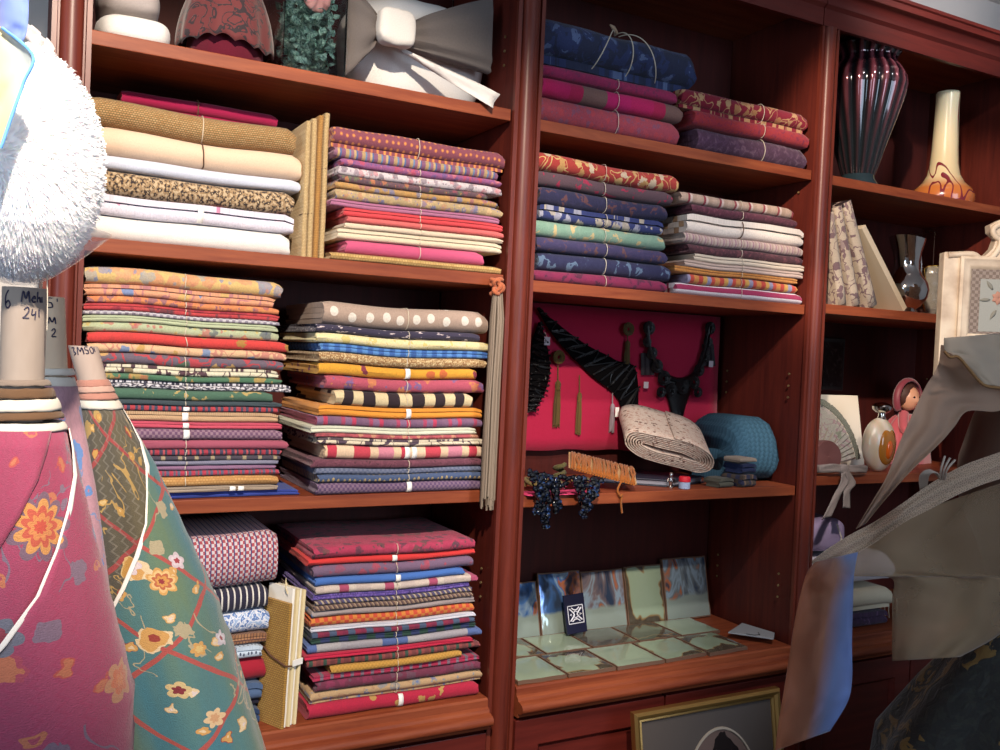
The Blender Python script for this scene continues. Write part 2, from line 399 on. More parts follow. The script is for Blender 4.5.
def stack(where, group, zshelf, col, ytop, items, Yf=.012, D=.26, strx=None, slope=0.0, seed=0):
    """items, top first: (look, material, lower photo row at column col, left col, right col, options)"""
    rows = [ytop]+[it[2] for it in items]
    zz = [at(col, y, Yf).z for y in rows]; sh = zshelf-zz[-1]; n = len(items)
    zz = [z + sh*(i/n) for i, z in enumerate(zz)]
    base = lambda x: 0.0
    xc = at(col, (rows[0]+rows[-1])/2, Yf).x
    acc = []                                   # profile of the pile so far, as functions
    prof = lambda x: zshelf+.0006
    objs = []
    for i in range(n-1, -1, -1):
        look, mat, yb, L, Rr = items[i][:5]; op = items[i][5] if len(items[i]) > 5 else {}
        ym = (rows[i]+rows[i+1])/2
        H = zz[i]-zz[i+1]; x0, x1 = at(L, ym, Yf).x, at(Rr, ym, Yf).x
        bay = ((-.8775, -.0375), (.0415, .884))[0 if xc < -.03 else 1]; x0, x1 = max(x0, bay[0]), min(x1, bay[1])
        sd = seed*31+i*1.37; am = op.get('wav', .10)
        tf = (lambda H, sd, am, tl: (lambda x: H*(1+am*nz(x*5.5+sd, sd)+tl*(x-xc))))(H*.985, sd, am, op.get('tilt', 0))
        zf = prof
        dy = op.get('dy', 0)+.006*nz(sd*2.1, 4.4)
        nl = op.get('n', 4 if H > .016 else 2)
        o, ring, Hm = folded('folded_fabric', mat, x0, x1, Yf+dy, op.get('D', D)-abs(dy), zf, tf, nl, op.get('e', .8), sd, op.get('taper', .22))
        place = ('top one, ' if i == 0 else 'bottom one, ' if i == n-1 else ORD[i]+' from top, ')
        tag(o, look+', '+place+where, 'folded fabric', group)
        b = op.get('band', 's' if strx else '')
        for j, ch in enumerate(b):
            bx = (op.get('bx') or strx)
            bx = at(bx, ym, Yf).x+(.006 if ch == 's' else .022)*nz(sd, 9.1)+(j*.016)
            band(o, bx, Yf+dy+.0*dy, zf(bx), tf(bx), {'s': 'string', 'b': 'brown_string', 'p': 'paper'}[ch], seed=sd, lean=.006*nz(sd, 2))
        lo, hi = x0, x1
        prof = (lambda zf, tf: (lambda x: zf(x)+tf(x)+.0004))(zf, tf)
        objs.append(o)
    return objs
F = fab
P_ = lambda c: fab('plain', c)
# ------------------------------------------------------------------ left bay, pale stack
W1 = 'pale stack left of the straw mats'
stack(W1, 'folded fabrics in the pale stack', SH1[1], 199, 111, [
 ('straw coloured basket-weave cloth', F('weave', 'c8a070', 'b88654', '6c6038', s=.0048), 137.5, 90, 297, {'band': 's', 'n': 4}),
 ('peach cream folded cloth', P_('efcfb2'), 163, 98, 302, {'band': 'b', 'n': 4}),
 ('pale blue white folded cloth', P_('d8dcec'), 175, 98, 301, {'band': '', 'n': 2}),
 ('beige and black tweed cloth', F('tweed', 'cdb592', 'a78a66', '3c3430', s=.006), 197, 98, 294, {'band': '', 'n': 4}),
 ('off-white cloth with pink flower print', F('vine', 'e4e0ee', 'e8e2ee', 'd890b0', s=.09), 215, 92, 294, {'band': 'p', 'n': 3}),
 ('plain white folded cloth', P_('f1eee8'), 239, 91, 291, {'n': 4, 'band': ''}),
], Yf=.045, D=.25, strx=203, seed=1)
W2 = 'stack right of the straw mats'
stack(W2, 'folded fabrics right of the straw mats', SH1[1], 416, 137.5, [
 ('maroon cloth with orange dots, thickly rolled', F('dots', '8a4a58', 'c87850', 'e8a050', s=.014), 159.5, 334, 508, {'n': 5, 'band': 's'}),
 ('blue and ochre striped cloth', F('strx', '5a70a0', '8a5a78', 'b89a70', '6a88b0', '9a6a80', 'c8a878', s=.035), 170, 334, 498, {'n': 4}),
 ('red and mauve patterned cloth', F('flor', '9a5a88', 'c85060', 'd88080', '6a5a90', s=.018), 177, 340, 501, {'n': 2}),
 ('white and black floral cloth', F('flor', 'd8ccd0', '6a5868', 'c87880', 'e8dcd8', '8a7080', s=.022), 186, 338, 502),
 ('dark many-coloured floral cloth', F('flor', '6a5058', 'd88850', '708058', 'a05060', '504858', s=.018), 193, 338, 487),
 ('ochre cloth with rose flowers', F('flor', 'b8905a', '985870', '6878a8', 'c89858', s=.022), 199.5, 335, 498),
 ('blue edged ochre floral cloth', F('flor', 'b8a078', '5868a8', 'd8b888', '8870a0', 'c08868', s=.02), 210, 336, 502),
 ('plain mauve folded cloth', P_('b07090'), 216.5, 331, 500, {'n': 3}),
 ('bright red folded cloth', P_('d84a50'), 224.5, 344, 509, {'n': 3}),
 ('salmon pink folded cloth', P_('d86a68'), 231, 347, 509, {'n': 2}),
 ('thin cream folded cloth', P_('e2cdb4'), 237, 345, 508, {'n': 2}),
 ('thick cream folded cloth', P_('e4d2b6'), 247.5, 338, 511, {'n': 3}),
 ('short deep pink folded cloth', P_('cf5a80'), 261, 346, 483, {'n': 4, 'band': 's'}),
 ('straw mat lying under all the cloths', F('weave', 'd8b878', 'c8a060', 'a88450', s=.006), 268.5, 329, 501, {'n': 2, 'band': '', 'D': .28}),
], Yf=.004, D=.27, strx=420, seed=2)
# ------------------------------------------------------------------ left bay, tall stacks
W3 = 'tall stack under the pale stack'
stack(W3, 'folded fabrics in the tall left stack', SH1[2], 186, 277, [
 ('yellow cloth with blue and pink flowers', F('flor', 'dcb878', 'd89070', '7888b0', 'e0a080', '98a0a8', s=.045), 293.5, 82, 283, {'n': 4}),
 ('peach cloth with blue leaf sprays', F('vine', 'e0a07c', 'c08080', '8090b8', 'd8b070', s=.05), 305, 78, 275, {'n': 3}),
 ('orange cloth with purple flowers', F('flor', 'd88858', 'a05868', 'e0a060', '705878', s=.025), 312, 87, 279, {'n': 2}),
 ('red cloth with dark motifs', F('flor', 'c04448', '903040', '504048', 'c84848', s=.04), 319, 80, 279, {'n': 3}),
 ('grey-white flecked cloth', F('check', 'd0ccd0', '9890a0', s=.006), 323, 78, 279, {'n': 2}),
 ('pale green plain cloth', P_('b9c2a0'), 329.5, 82, 277, {'n': 3}),
 ('pale green cloth with navy motifs', F('flor', 'b4bc98', '404868', 'd0b058', 'b8c0a0', 'c05058', s=.035), 339, 83, 279),
 ('vivid red cloth with small gold motifs', F('vine', 'd64440', 'cc4440', 'b08040', s=.05), 349.5, 87, 288),
 ('cream cloth with fine floral sprays', F('vine', 'e0b890', 'c88878', '8090b0', 'c8a060', s=.045), 358.5, 87, 286),
 ('grey-purple cloth with red ribbons', F('vine', '6e6270', 'b84850', 'c8a068', '58705c', s=.05), 369, 84, 284),
 ('cream cloth with dark twigs', F('vine', 'e0d8be', '584048', '584048', '88785a', s=.04), 377.5, 84, 278, {'n': 3}),
 ('green cloth with gold and orange sprigs', F('flor', '4c785c', 'c8a058', '4c785c', 'c87850', s=.035), 383.5, 84, 281, {'n': 2}),
 ('black and white scribbled cloth', F('streaks', 'e0dce0', '383848', '484858', s=.007), 391.5, 84, 292, {'n': 3}),
 ('green cloth with gold leaf shapes', F('blot', '4c705c', '4c705c', 'bca468', s=.028), 402, 84, 273),
 ('dark green-grey thin cloth', P_('404e54'), 407, 84, 282, {'n': 2}),
 ('navy cloth with red stripes', F('strx', '3c4860', 'b84048', '3c4860', 'a84850', s=.024), 412.5, 84, 279, {'n': 2, 'band': 'p'}),
 ('beige ribbed double-folded cloth', F('diag', 'd8b890', 'b08868', s=.004), 422.5, 84, 278, {'n': 3, 'band': 'p'}),
 ('rose pink plain cloth', P_('cc5468'), 429.5, 84, 282, {'n': 3, 'band': 'p'}),
 ('purple and silver diamond cloth', F('check', '70506c', '9a7c8c', s=.005), 440.5, 84, 282, {'band': 'p'}),
 ('dusty mauve-red plain cloth', P_('a8566a'), 450, 84, 288),
 ('navy and red barred thin cloth', F('strx', 'a83848', '404058', 'b85058', '384050', s=.022), 456, 84, 281, {'n': 2}),
 ('black cloth with beige dashes', F('strx', '484450', '484450', 'a89878', '484450', s=.03), 460.5, 84, 279, {'n': 2}),
 ('grey-blue ribbed cloth', F('diag', '787890', '9090a4', s=.004), 465, 84, 278, {'n': 2}),
 ('mauve ribbed cloth', F('diag', 'a07a98', '8a6484', s=.004), 470, 84, 276, {'n': 2}),
 ('crimson and grey barred cloth', F('strx', 'b83c50', '5a6078', 'b83c50', '6a6070', s=.02), 476, 84, 280, {'n': 2}),
 ('golden ochre woven cloth', F('weave', 'd8a868', 'c89458', 'b8864c', s=.006), 486.5, 84, 278),
 ('taupe cloth with white paper labels', P_('a89684'), 492.5, 84, 278, {'n': 3, 'band': 'pp', 'bx': 232}),
 ('royal blue cloth bulging out sideways', P_('34489c'), 499, 84, 300, {'n': 3, 'dy': .01, 'band': ''}),
], Yf=.006, D=.27, strx=186, seed=3)
W4 = 'stack beside the long tassel'
stack(W4, 'folded fabrics beside the long tassel', SH1[2], 407, 307, [
 ('taupe cloth with big white ovals', F('dots', 'b49c8c', 'eadfd2', s=.036), 331, 324, 488, {'n': 4, 'wav': .05}),
 ('navy cloth with white brush strokes', F('streaks', '38364c', '38364c', 'd8c8c8', s=.022), 340, 315, 480),
 ('pale yellow cream cloth', F('blot', 'eee0a8', 'ece0b4', 'e0cc80', s=.02), 350.5, 316, 490),
 ('blue checked cloth', F('check', '3a68b0', '5a90d0', s=.012), 359, 320, 490, {'n': 3}),
 ('straw coloured fringed woven cloth', F('tweed', 'c8a878', '987048', 'e0c898', s=.005), 369.5, 319, 486),
 ('mustard yellow cloth with maroon sprigs', F('vine', 'e4a434', 'dca034', '8a3848', 'c86838', s=.045), 382, 319, 478, {'band': 'p'}),
 ('rose cloth with blue and orange flowers', F('flor', 'b85468', 'b85468', '5868a0', 'd89050', 'b85468', s=.03), 396, 326, 484),
 ('black and cream zebra cloth', F('zebra', 'e2cda2', '2c2228', s=.034), 411.5, 335, 473, {'wav': .04}),
 ('plain orange folded cloth', P_('e8983a'), 423, 319, 482, {'band': 'p', 'n': 3}),
 ('purple cloth with rose stripes', F('strx', '80607c', 'b04868', '88688a', 'c04060', '7a5a78', s=.06), 432.5, 316, 482),
 ('pale green-white cloth', P_('dfe0ca'), 440, 311, 476, {'n': 3}),
 ('red and beige patterned thin cloth', F('flor', 'b85860', 'd8a880', '904850', s=.02), 444.5, 316, 478, {'n': 2}),
 ('cream cloth with black line drawing', F('vine', 'e8dac0', '605058', '584858', s=.05), 451.5, 318, 484, {'n': 3}),
 ('cream and red broad striped cloth', F('strx', 'd04858', 'eac8a8', 'd8889c', 'eccca8', 'cc4054', 'f0d0b0', s=.16), 466, 325, 484, {'band': 'pp', 'wav': .04}),
 ('dark maroon folded cloth', F('blot', '6a3c4c', '7c4858', '54303c', s=.012), 475, 312, 484),
 ('blue-grey diamond cloth', F('check', '5c6884', '747c94', s=.005), 481, 316, 484, {'n': 2}),
 ('slate blue cloth with gold dots', F('dots', '485c80', 'c0a878', s=.011), 489, 318, 484),
 ('purple diamond weave cloth', F('check', '604a6e', '866e86', s=.005), 501.5, 317, 484, {'band': 'p'}),
], Yf=-.002, D=.28, strx=408, seed=4)
# ------------------------------------------------------------------ left bay, bottom stacks
W5 = 'bottom stack left of the gold mat'
stack(W5, 'folded fabrics left of the gold mat', ZC1, 250, 532, [
 ('thick navy, red and white nubbly cloth', F('check', 'd8ccd0', 'b05058', '42427a', s=.0055), 586.5, 192, 278, {'n': 4, 'e': .5, 'wav': .03, 'taper': .1}),
 ('black cloth with white rib stripes', F('strx', '22243a', 'e6e0d8', '22243a', '282a40', s=.012), 610.5, 195, 268, {'wav': .04}),
 ('fluffy pale blue and white cloth', F('tweed', 'a8c0e4', 'e4e8f4', '6888c0', s=.008), 632.5, 200, 269, {'e': .7}),
 ('tan woven cloth with dark loops', F('weave', 'b4845c', '986848', '583c38', s=.006), 643.5, 200, 267, {'n': 3}),
 ('blue-white cloth with dark dots', F('dots', 'ccdcec', '4c5870', s=.008), 656, 200, 262, {'n': 3}),
 ('plump red ribbed cloth', P_('a82034'), 681, 200, 266, {'e': 1.1}),
 ('steel blue folded cloth', P_('50688c'), 698, 200, 263, {'n': 3}),
 ('near-black folded cloth', P_('1a1a2c'), 704, 200, 260, {'n': 2, 'dy': .012}),
 ('dark blue folded cloth', P_('2c4468'), 721, 200, 260, {'n': 3}),
], Yf=.03, D=.26, seed=5)
W6 = 'bottom stack right of the gold mat'
stack(W6, 'folded fabrics right of the gold mat', ZC1, 392, 544, [
 ('crimson cloth with dark green motifs', F('flor', 'b43c5c', 'b43c5c', '38404c', 'c04868', '405048', s=.028), 555.5, 313, 475, {'wav': .04}),
 ('bright red plain cloth', P_('d83c3c'), 563, 309, 475, {'band': 'p'}),
 ('grey-purple cloth with red bars', F('flor', '7c6480', 'c04858', '7c6480', 'a05068', s=.04), 575, 314, 473),
 ('plain cornflower blue cloth', P_('4874c0'), 583, 316, 464, {'band': 'p'}),
 ('beige and pink wide striped cloth', F('strx', 'd4c4b8', 'b05070', 'd4c8bc', 'c8b8b0', s=.1), 591.5, 316, 476),
 ('violet blue mottled cloth', F('blot', '5c4c9c', '7c64b8', '443c78', s=.012), 597.5, 314, 470, {'n': 3}),
 ('blue and cream slanted striped cloth', F('diag', '4c5078', 'b8a890', '5c4c60', s=.012), 602.5, 316, 472, {'n': 2}),
 ('brown slanted striped cloth', F('diag', '786054', 'a89078', '504048', s=.01), 608, 314, 472, {'n': 2}),
 ('grey cloth with blue spots', F('vine', 'a89c9c', 'a89c9c', '6080b0', s=.05), 614.5, 313, 474),
 ('orange-red checked cloth', F('check', 'd05038', 'd88840', s=.009), 624, 311, 474),
 ('white thin folded cloth', P_('dcdce8'), 629.5, 312, 475, {'n': 3}),
 ('maroon cloth with blue bars', F('strx', '7c2848', '485c78', '8a2c48', s=.04), 635, 312, 474, {'n': 2}),
 ('dark green and navy tartan cloth', F('check', '24483c', '2c3c68', s=.02), 641.5, 312, 475, {'n': 3}),
 ('pale grey cloth with blue end', F('strx', 'a8a4ac', 'a8a4ac', '5870a8', 'b0acb0', s=.2), 650, 308, 481),
 ('scarlet thin folded cloth', P_('cc2c4c'), 656, 305, 472, {'n': 3}),
 ('brown-red cloth with green bars', F('strx', '8c4444', '385448', '944a48', '784040', s=.03), 663.5, 308, 479),
 ('mustard yellow short cloth', F('check', 'd0a04c', 'c09040', s=.004), 671.5, 331, 461),
 ('crimson cloth with grey check bars', F('strx', 'b42c50', '807080', 'b03054', s=.022), 678, 314, 479, {'n': 3}),
 ('dark plum cloth with rose bars', F('flor', '74344c', '94385c', '6c5464', '74344c', s=.04), 688.5, 317, 480),
 ('rolled beige cloth with blue flowers', F('flor', 'c4a47c', '8090a0', 'c8a880', 'b08868', '4c70b0', s=.035), 700, 312, 482, {'n': 5, 'e': 1}),
 ('crimson cloth with small gold motifs', F('vine', 'bc2444', 'b82444', 'c09858', s=.04), 715, 309, 478, {'band': 'p'}),
], Yf=.004, D=.28, strx=397, seed=6)
# ------------------------------------------------------------------ middle bay
W7 = 'stack under the thick navy roll'
stack(W7, 'folded fabrics at upper left of the middle bay', SH2[0], 615, 77, [
 ('magenta and grey patterned cloth', F('flor', 'a42c5c', '7c3458', '9a3058', 'b83060', s=.012), 88, 543, 678),
 ('bright magenta cloth with grey end', F('strx', 'c41c68', 'c41c60', 'b81c50', '806058', s=.24), 106, 543, 684, {'wav': .05}),
 ('rose cloth with tan ends', F('flor', '9c4050', 'b84048', '78506c', 'a84450', s=.02), 132, 541, 680, {'wav': .05}),
], Yf=.008, D=.26, strx=619, seed=7)
W8 = 'trio beside the navy roll'
stack(W8, 'folded fabrics right of the navy roll', SH2[0], 750, 99, [
 ('crimson and gold brocade cloth', F('vine', '941c34', 'd0a070', 'd4a878', 'c08858', s=.045), 119, 684, 810, {'n': 5, 'e': 1}),
 ('plain brick red folded cloth', F('blot', 'b03438', 'a83040', '8c2c44', s=.01), 133.5, 694, 810, {'n': 4}),
 ('dark purple damask cloth', F('blot', '4c3048', '563a54', '6c5064', s=.02), 157, 698, 807),
], Yf=.01, D=.26, strx=764, seed=8)
W9 = 'left stack above the red felt'
stack(W9, 'folded fabrics on the left above the red felt', SH2[1], 603, 161, [
 ('red cloth with gold and white scrolls', F('vine', 'b03c34', 'd8b070', 'd8c0a0', 'c8985c', s=.045), 179.5, 537, 680, {'n': 4, 'e': 1}),
 ('grey cloth with crimson patches', F('blot', '58444c', '58444c', 'a02848', s=.04), 194, 538, 674),
 ('brown and navy damask cloth', F('blot', '1e2444', '24284a', '5c3c40', s=.03), 211.5, 540, 668),
 ('blue cloth with cream shapes', F('flor', '28386c', 'ccc0a4', '28386c', 'b4b4c0', s=.035), 226, 540, 664, {'n': 3}),
 ('mint green cloth with cream leaves', F('blot', '7ca08c', '84a490', 'c8b484', s=.04), 242.5, 535, 665),
 ('indigo cloth with brown damask', F('blot', '38365c', '403a60', '68484a', s=.025), 256.5, 537, 667),
 ('navy cloth with steel blue leaves', F('blot', '20284c', '242c50', '5c7490', s=.035), 274, 540, 672),
 ('crimson and purple damask cloth', F('blot', '84244c', '7c244c', '54203c', s=.03), 286, 533, 667),
], Yf=.008, D=.27, strx=606, seed=9)
W10 = 'right stack above the red felt'
stack(W10, 'folded fabrics on the right above the red felt', SH2[1], 741, 199.5, [
 ('beige cloth with thin red stripes', F('strx', 'c4a894', 'b8a08c', '984048', 'd8c4b8', 'b89c88', s=.05), 210.5, 681, 794, {'n': 4}),
 ('dark maroon mottled cloth', F('flor', '5c2c3c', '7c4454', '44242c', s=.012), 220, 691, 797),
 ('white cloth with tan underside', F('strv', 'f0e4d8', 'c49c74', 'f0e4d8', s=.06), 239, 688, 805, {'n': 3, 'band': 'b'}),
 ('pinkish beige pinstriped cloth', F('strx', 'c8b0a8', 'b49890', 'c8b4a8', 'a8808c', s=.02), 250, 684, 803),
 ('dark maroon floral cloth', F('flor', '4c2c34', '74444c', '5c343c', '804850', s=.014), 259, 688, 803),
 ('cream folded cloth', P_('d8c8b4'), 266.5, 694, 805, {'n': 3}),
 ('beige pink folded cloth', P_('c8b0a4'), 273.5, 684, 803, {'n': 3}),
 ('ochre gold folded cloth', F('blot', 'c88844', 'c07c3c', 'd09850', s=.012), 279.5, 675, 798, {'n': 3}),
 ('red, yellow and blue striped cloth', F('strx', 'c04438', 'd0a050', '9894b0', 'c84c3c', 'd08c48', s=.07), 289, 688, 798, {'n': 4}),
 ('white cloth with crimson underside', F('strv', 'eae2e8', 'eae2e8', 'a03058', s=.03), 301, 676, 806, {'n': 2, 'band': 's'}),
], Yf=.004, D=.27, strx=742, seed=10)
# ================================================================== left bay, single things
def blob_rows(c, rx, ry, rz, nu=24, nv=14, pw=.7, f=None):
    """a pillow-like closed surface (superellipsoid)"""
    sg = lambda v, p: math.copysign(abs(v)**p, v)
    rows, uvs = [], []
    for i in range(nv+1):
        ph = -pi/2+pi*i/nv; row = []; uv = []
        for k in range(nu):
            th = 2*pi*k/nu
            p = Vector((c[0]+rx*sg(cos(ph), pw)*sg(cos(th), pw), c[1]+ry*sg(cos(ph), pw)*sg(sin(th), pw), c[2]+rz*sg(sin(ph), pw)))
            if f: p = f(p)
            row.append(p); uv.append((p.x+p.y*.6, p.z+p.y*.8))
        rows.append(row); uvs.append(uv)
    return rows, uvs
def pillow(name, mat, c, rx, ry, rz, parent=None, pw=.6, amp=.004, fr=18, seed=0, nu=40, nv=24, f=None, zmin=-9):
    def g(p):
        if f: p = f(p)
        d = (p-Vector(c)); d.normalize()
        q = p+d*amp*(nz(p.x*fr+seed, p.y*fr, p.z*fr)+.5*nz(p.x*fr*2.3, p.y*fr*2.3+seed, p.z*fr*2.3)); q.z = max(q.z, zmin); return q
    r, u = blob_rows(c, rx, ry, rz, nu, nv, pw, g); mb = MB(); mb.grid(r, u, cv=True)
    return mb.build(name, mat, parent, smooth=80)

# magenta roll lying on the basket-weave cloth
zt = at(199, 111, .045).z + .0025
xa, xb = at(122, 98, .12).x, at(279, 108, .12).x
P5 = F('plain', 'a01848')
o, _, _ = folded('rolled_fabric', P5, xa, xb, .125, .075, lambda x: zt+.012+0*x, lambda x: .034+.003*nz(x*8), 5, 1.0, 3.3, .2)
for v in o.data.vertices: v.co.z -= .0075
tag(o, 'magenta rolled cloth tied with a dark ribbon on top of the basket-weave cloth', 'fabric roll')
band(o, at(199, 98, .12).x, .125, zt+.0045, .0345, 'brown_string', .07, 2)

# straw mats standing on edge beside the pale stack
STW = F('weave', 'e0c698', 'd0b080', 'a88c58', s=.004)
nm = 4; x0 = at(303.5, 180, .035).x; x1 = at(328.5, 180, .03).x; zb = SH1[1]+.0008
mlabels = ['straw mat on edge touching the pale stack, first of four', 'straw mat on edge, second from the pale stack', 'ochre straw mat on edge, third from the pale stack', 'straw mat on edge, fourth and nearest the maroon dotted roll']
for k in range(nm):
    w = (x1-x0)/nm; a = x0+k*w+.0008; hh = at(300+8*k, (119, 117, 114, 112)[k], .03).z - zb
    # a U of woven straw: fold facing out, two leaves running back
    P, th = fold_path(2, w-.0016, .25, .8); mb = MB(); rows = []; N = len(P); ww = th*.44
    L, R2 = [], []
    for i, p in enumerate(P):
        u, v = P[max(i-1, 0)], P[min(i+1, N-1)]; dx, dz = v[0]-u[0], v[1]-u[1]; l = sqrt(dx*dx+dz*dz)
        L.append((p[0]-dz/l*ww, p[1]+dx/l*ww)); R2.append((p[0]+dz/l*ww, p[1]-dx/l*ww))
    ring = L+R2[::-1]
    for i in range(9):
        z = zb+hh*i/8; rows.append([(a+q[1]+.0015*nz(i*.7, k*3), .032+.004*k*0+q[0]+.003*nz(i*.5, k), z) for q in ring])
    b = mb.grid(rows, [[(j*.003, i*hh/8) for j in range(len(ring))] for i in range(9)], cv=True); M = len(ring)
    for off in (0, 8*M):
        for j in range(N-1): mb.f.append((b+off+j, b+off+j+1, b+off+M-2-j, b+off+M-1-j))
    mt = mb.build('straw_mat', STW if k != 2 else F('weave', 'c8944c', 'b88440', '98703c', s=.005), smooth=50)
    tag(mt, mlabels[k], 'straw mat', 'straw mats standing on edge between two stacks')
    hz = zb+hh*(.32 if k < 2 else .62)
    MB().tube([(a-.0003, .06, hz), (a-.0003, .036, hz), (a+w*.4, .0305, hz), (a+w-.0015, .036, hz), (a+w-.0015, .05, hz)], .0007, 5).build('tie', STRB, mt)

# ---- top shelf of the left bay
zs = SH1[0]+.0006
# folded white linen at the far left
c = at(120, 22, .10); xl = max(at(94, 10, .03).x, -.872)
lw = empty('folded_linen', 'heap of folded white linen at the left end of the top shelf', 'linen')
pillow('lower_fold', P_('efece8'), (xl+.070, .15, zs+.03), .066, .11, .03, lw, .55, .004, 20, 1, zmin=zs)
pillow('upper_fold', P_('bdb2ae'), (xl+.064, .16, zs+.094), .056, .1, .033, lw, .6, .005, 22, 2)
# red domed cover with scalloped lace skirt
cx, cy = at(228, 40, .11).x-.004, .115
rc = empty('fabric_cover', 'red domed cover with dark scalloped lace next to the clear flower box', 'cover')
rw = at(280, 40, .11).x-cx; R0 = (abs(rw)-.008)*.92
MB().lathe([(R0*.80, 0), (R0*.84, .004), (R0*.82, .03), (R0*.74, .09), (R0*.6, .15), (R0*.4, .2), (.02, .225)], (cx, cy, zs), 48, rib=12, ribamp=.012).build('inner_lining', P_('5c0a22'), rc, smooth=60)
t = NT('embroidered_lace'); v = t.uv(); X, Y, _ = t.sep(v)
nn = t.noise(v, 26, 2, dist=1.2); ln = t.math('LESS_THAN', t.math('ABSOLUTE', t.math('SUBTRACT', nn, .5)), .035)
sc = t.math('ABSOLUTE', t.math('SUBTRACT', t.math('ADD', Y, t.math('MULTIPLY', t.math('ABSOLUTE', t.math('SINE', t.math('MULTIPLY', X, 130))), .012)), .215))
ed = t.math('LESS_THAN', sc, .003); sc2 = t.math('LESS_THAN', t.math('ABSOLUTE', t.math('SUBTRACT', sc, .016)), .0022)
f = t.math('MAXIMUM', ln, t.math('MAXIMUM', ed, sc2))
t.put(t.b.inputs['Base Color'], t.mix(f, lin('5e1e20'), lin('221018'))); t.setp(Roughness=.8, Sheen_Weight=.3); t.bump(f, .5, .003)
LACE = t.m
rows, uvs = [], []
for i in range(19):
    q = i/18; row, uv = [], []
    for k in range(96):
        a = 2*pi*k/96; scal = .009*abs(sin(a*8))+.006*sin(a*3+1)
        zt_ = .235-q*(.203-scal); r = R0*(.10+.90*sin(q*pi/2)**.8)*(1+.03*sin(a*9)*q+.015*sin(a*16+1)*q)+.002
        row.append((cx+r*cos(a), cy+r*sin(a), zs+zt_)); uv.append((k/96*.6, q*.235))
    rows.append(row); uvs.append(uv)
MB_ = MB(); MB_.grid(rows, uvs, cv=True); MB_.build('lace_skirt', LACE, rc, smooth=70, solid=.0012)
# clear box with a rose and green foliage
bx0, bx1 = at(281, 50, .03).x+.004, at(347, 50, .03).x-.002; by0, by1 = .03, .17
fb = empty('flower_box', 'clear acrylic box filled with green dried flowers and a pink rose', 'flower box')
t = NT('clear_acrylic'); t.setp(Base_Color=(1, 1, 1, 1), Roughness=.03, Transmission_Weight=1.0, IOR=1.2); GL = t.m
h = .24; th = .0022
for nme, a, b in (('front_pane', (bx0, by0, zs), (bx1, by0+th, zs+h)), ('right_pane', (bx1-th, by0+th+.0005, zs), (bx1, by1, zs+h)), ('left_pane', (bx0, by0+th+.0005, zs), (bx0+th, by1, zs+h))):
    MB().box(a, b).build(nme, GL, fb)
r = random.Random(3); mb = MB()
core = [(bx0+.023, bx1-.021), (by0+.023, by1-.02)]
def leaf(mb, p, L, w, n, r):
    d = Vector((r.uniform(-1, 1), r.uniform(-1, .2), r.uniform(-.6, 1))).normalized(); s = d.cross(Vector((r.uniform(-1, 1), r.uniform(-1, 1), r.uniform(-1, 1)))).normalized(); u = d.cross(s)*.25
    k = len(mb.v)
    for a, b, c_ in ((0, 0, 0), (.35, .5, .3), (.7, .42, .3), (1, 0, 0), (.7, -.42, .3), (.35, -.5, .3)):
        mb.vert(p+d*a*L+s*b*w+u*c_*L, (r.random(), r.random()))
    mb.f += [(k, k+1, k+5), (k+1, k+2, k+4, k+5), (k+2, k+3, k+4)]
for i in range(1100):
    p = Vector((r.uniform(*core[0]), r.uniform(*core[1]), zs+.021+r.random()*.2)); leaf(mb, p, .019, .013, 0, r)
t = NT('dried_leaves'); c_ = t.ramp(t.noise(t.uv(), 3, 2), [(.3, lin('2c4a48')), (.5, lin('6c9488')), (.65, lin('a8c4b4'))], 'LINEAR'); t.put(t.b.inputs['Base Color'], c_); t.setp(Roughness=.6); LEAF = t.m
tag(mb.build('foliage', LEAF, fb), kind='stuff')
mb = MB(); rc_ = Vector(((bx0+bx1)/2+.008, by0+.022, zs+.165))
for ring_, (n_, rr) in enumerate(((5, .009), (6, .018), (7, .027))):
    for k in range(n_):
        a = 2*pi*k/n_+ring_*.5; rws = []
        for i in range(5):
            q = i/4; rws.append([rc_+Vector(((rr*sin(q*1.5)+.002)*cos(a+(j-2)*.42), -.012+.016*q-.003*ring_*0+.0012*ring_, (rr*sin(q*1.5)+.002)*sin(a+(j-2)*.42))) for j in range(5)])
        mb.grid(rws)
tag(mb.build('rose', plainmat('rose_pink', 'e8a49c', .6), fb, smooth=80, solid=.0008), 'pink rose head')
# white cushion with a grey bow
ux0, ux1 = at(352, 60, .10).x, at(503, 60, .10).x; cxm = (ux0+ux1)/2
cu = empty('bow_cushion', 'white cushion tied with a big grey bow with a white knot', 'cushion')
def sag(p): return Vector((p.x, p.y, max(p.z, zs+.0006)))
pillow('cushion_body', P_('f3efea'), (cxm-.006, .20, zs+.125), (ux1-ux0)/2-.014, .10, .125, cu, .62, .005, 14, 5, f=sag, zmin=zs)
def bow_loop(kx_, xe, z_hi, z_lo, zc, y):
    """one gathered loop of the bow: narrow at the knot, fanning out to the far end"""
    rows, uvs = [], []
    for i in range(15):
        q = i/14; x = kx_+(xe-kx_)*q; g = q**.75; up = .020+(z_hi-zc-.020)*g; dn = .020+(zc-z_lo-.020)*g; bulge = .010+.026*sin(pi*min(.15+q*.8, 1))
        row, uv = [], []
        for k in range(36):
            a = 2*pi*k/36; fold = .006*(1-.6*q)*sin(7*a+q*2); ca = cos(a)
            row.append((x+.004*nz(k*.3, q*3), y+.012-bulge*.9*abs(sin(a))**.7*(1 if sin(a) > 0 else -.5)-fold, zc+(up if ca > 0 else dn)*ca)); uv.append((q*.12, a*.04))
        rows.append(row); uvs.append(uv)
    mb = MB(); b = mb.grid(rows, uvs, cv=True)
    mb.f.append(tuple(range(b+14*36, b+15*36))); return mb
GR = P_('6c6460'); zc = at(395, 28, .03).z; kx0, kx1 = at(377, 25, .03).x, at(414, 25, .03).x
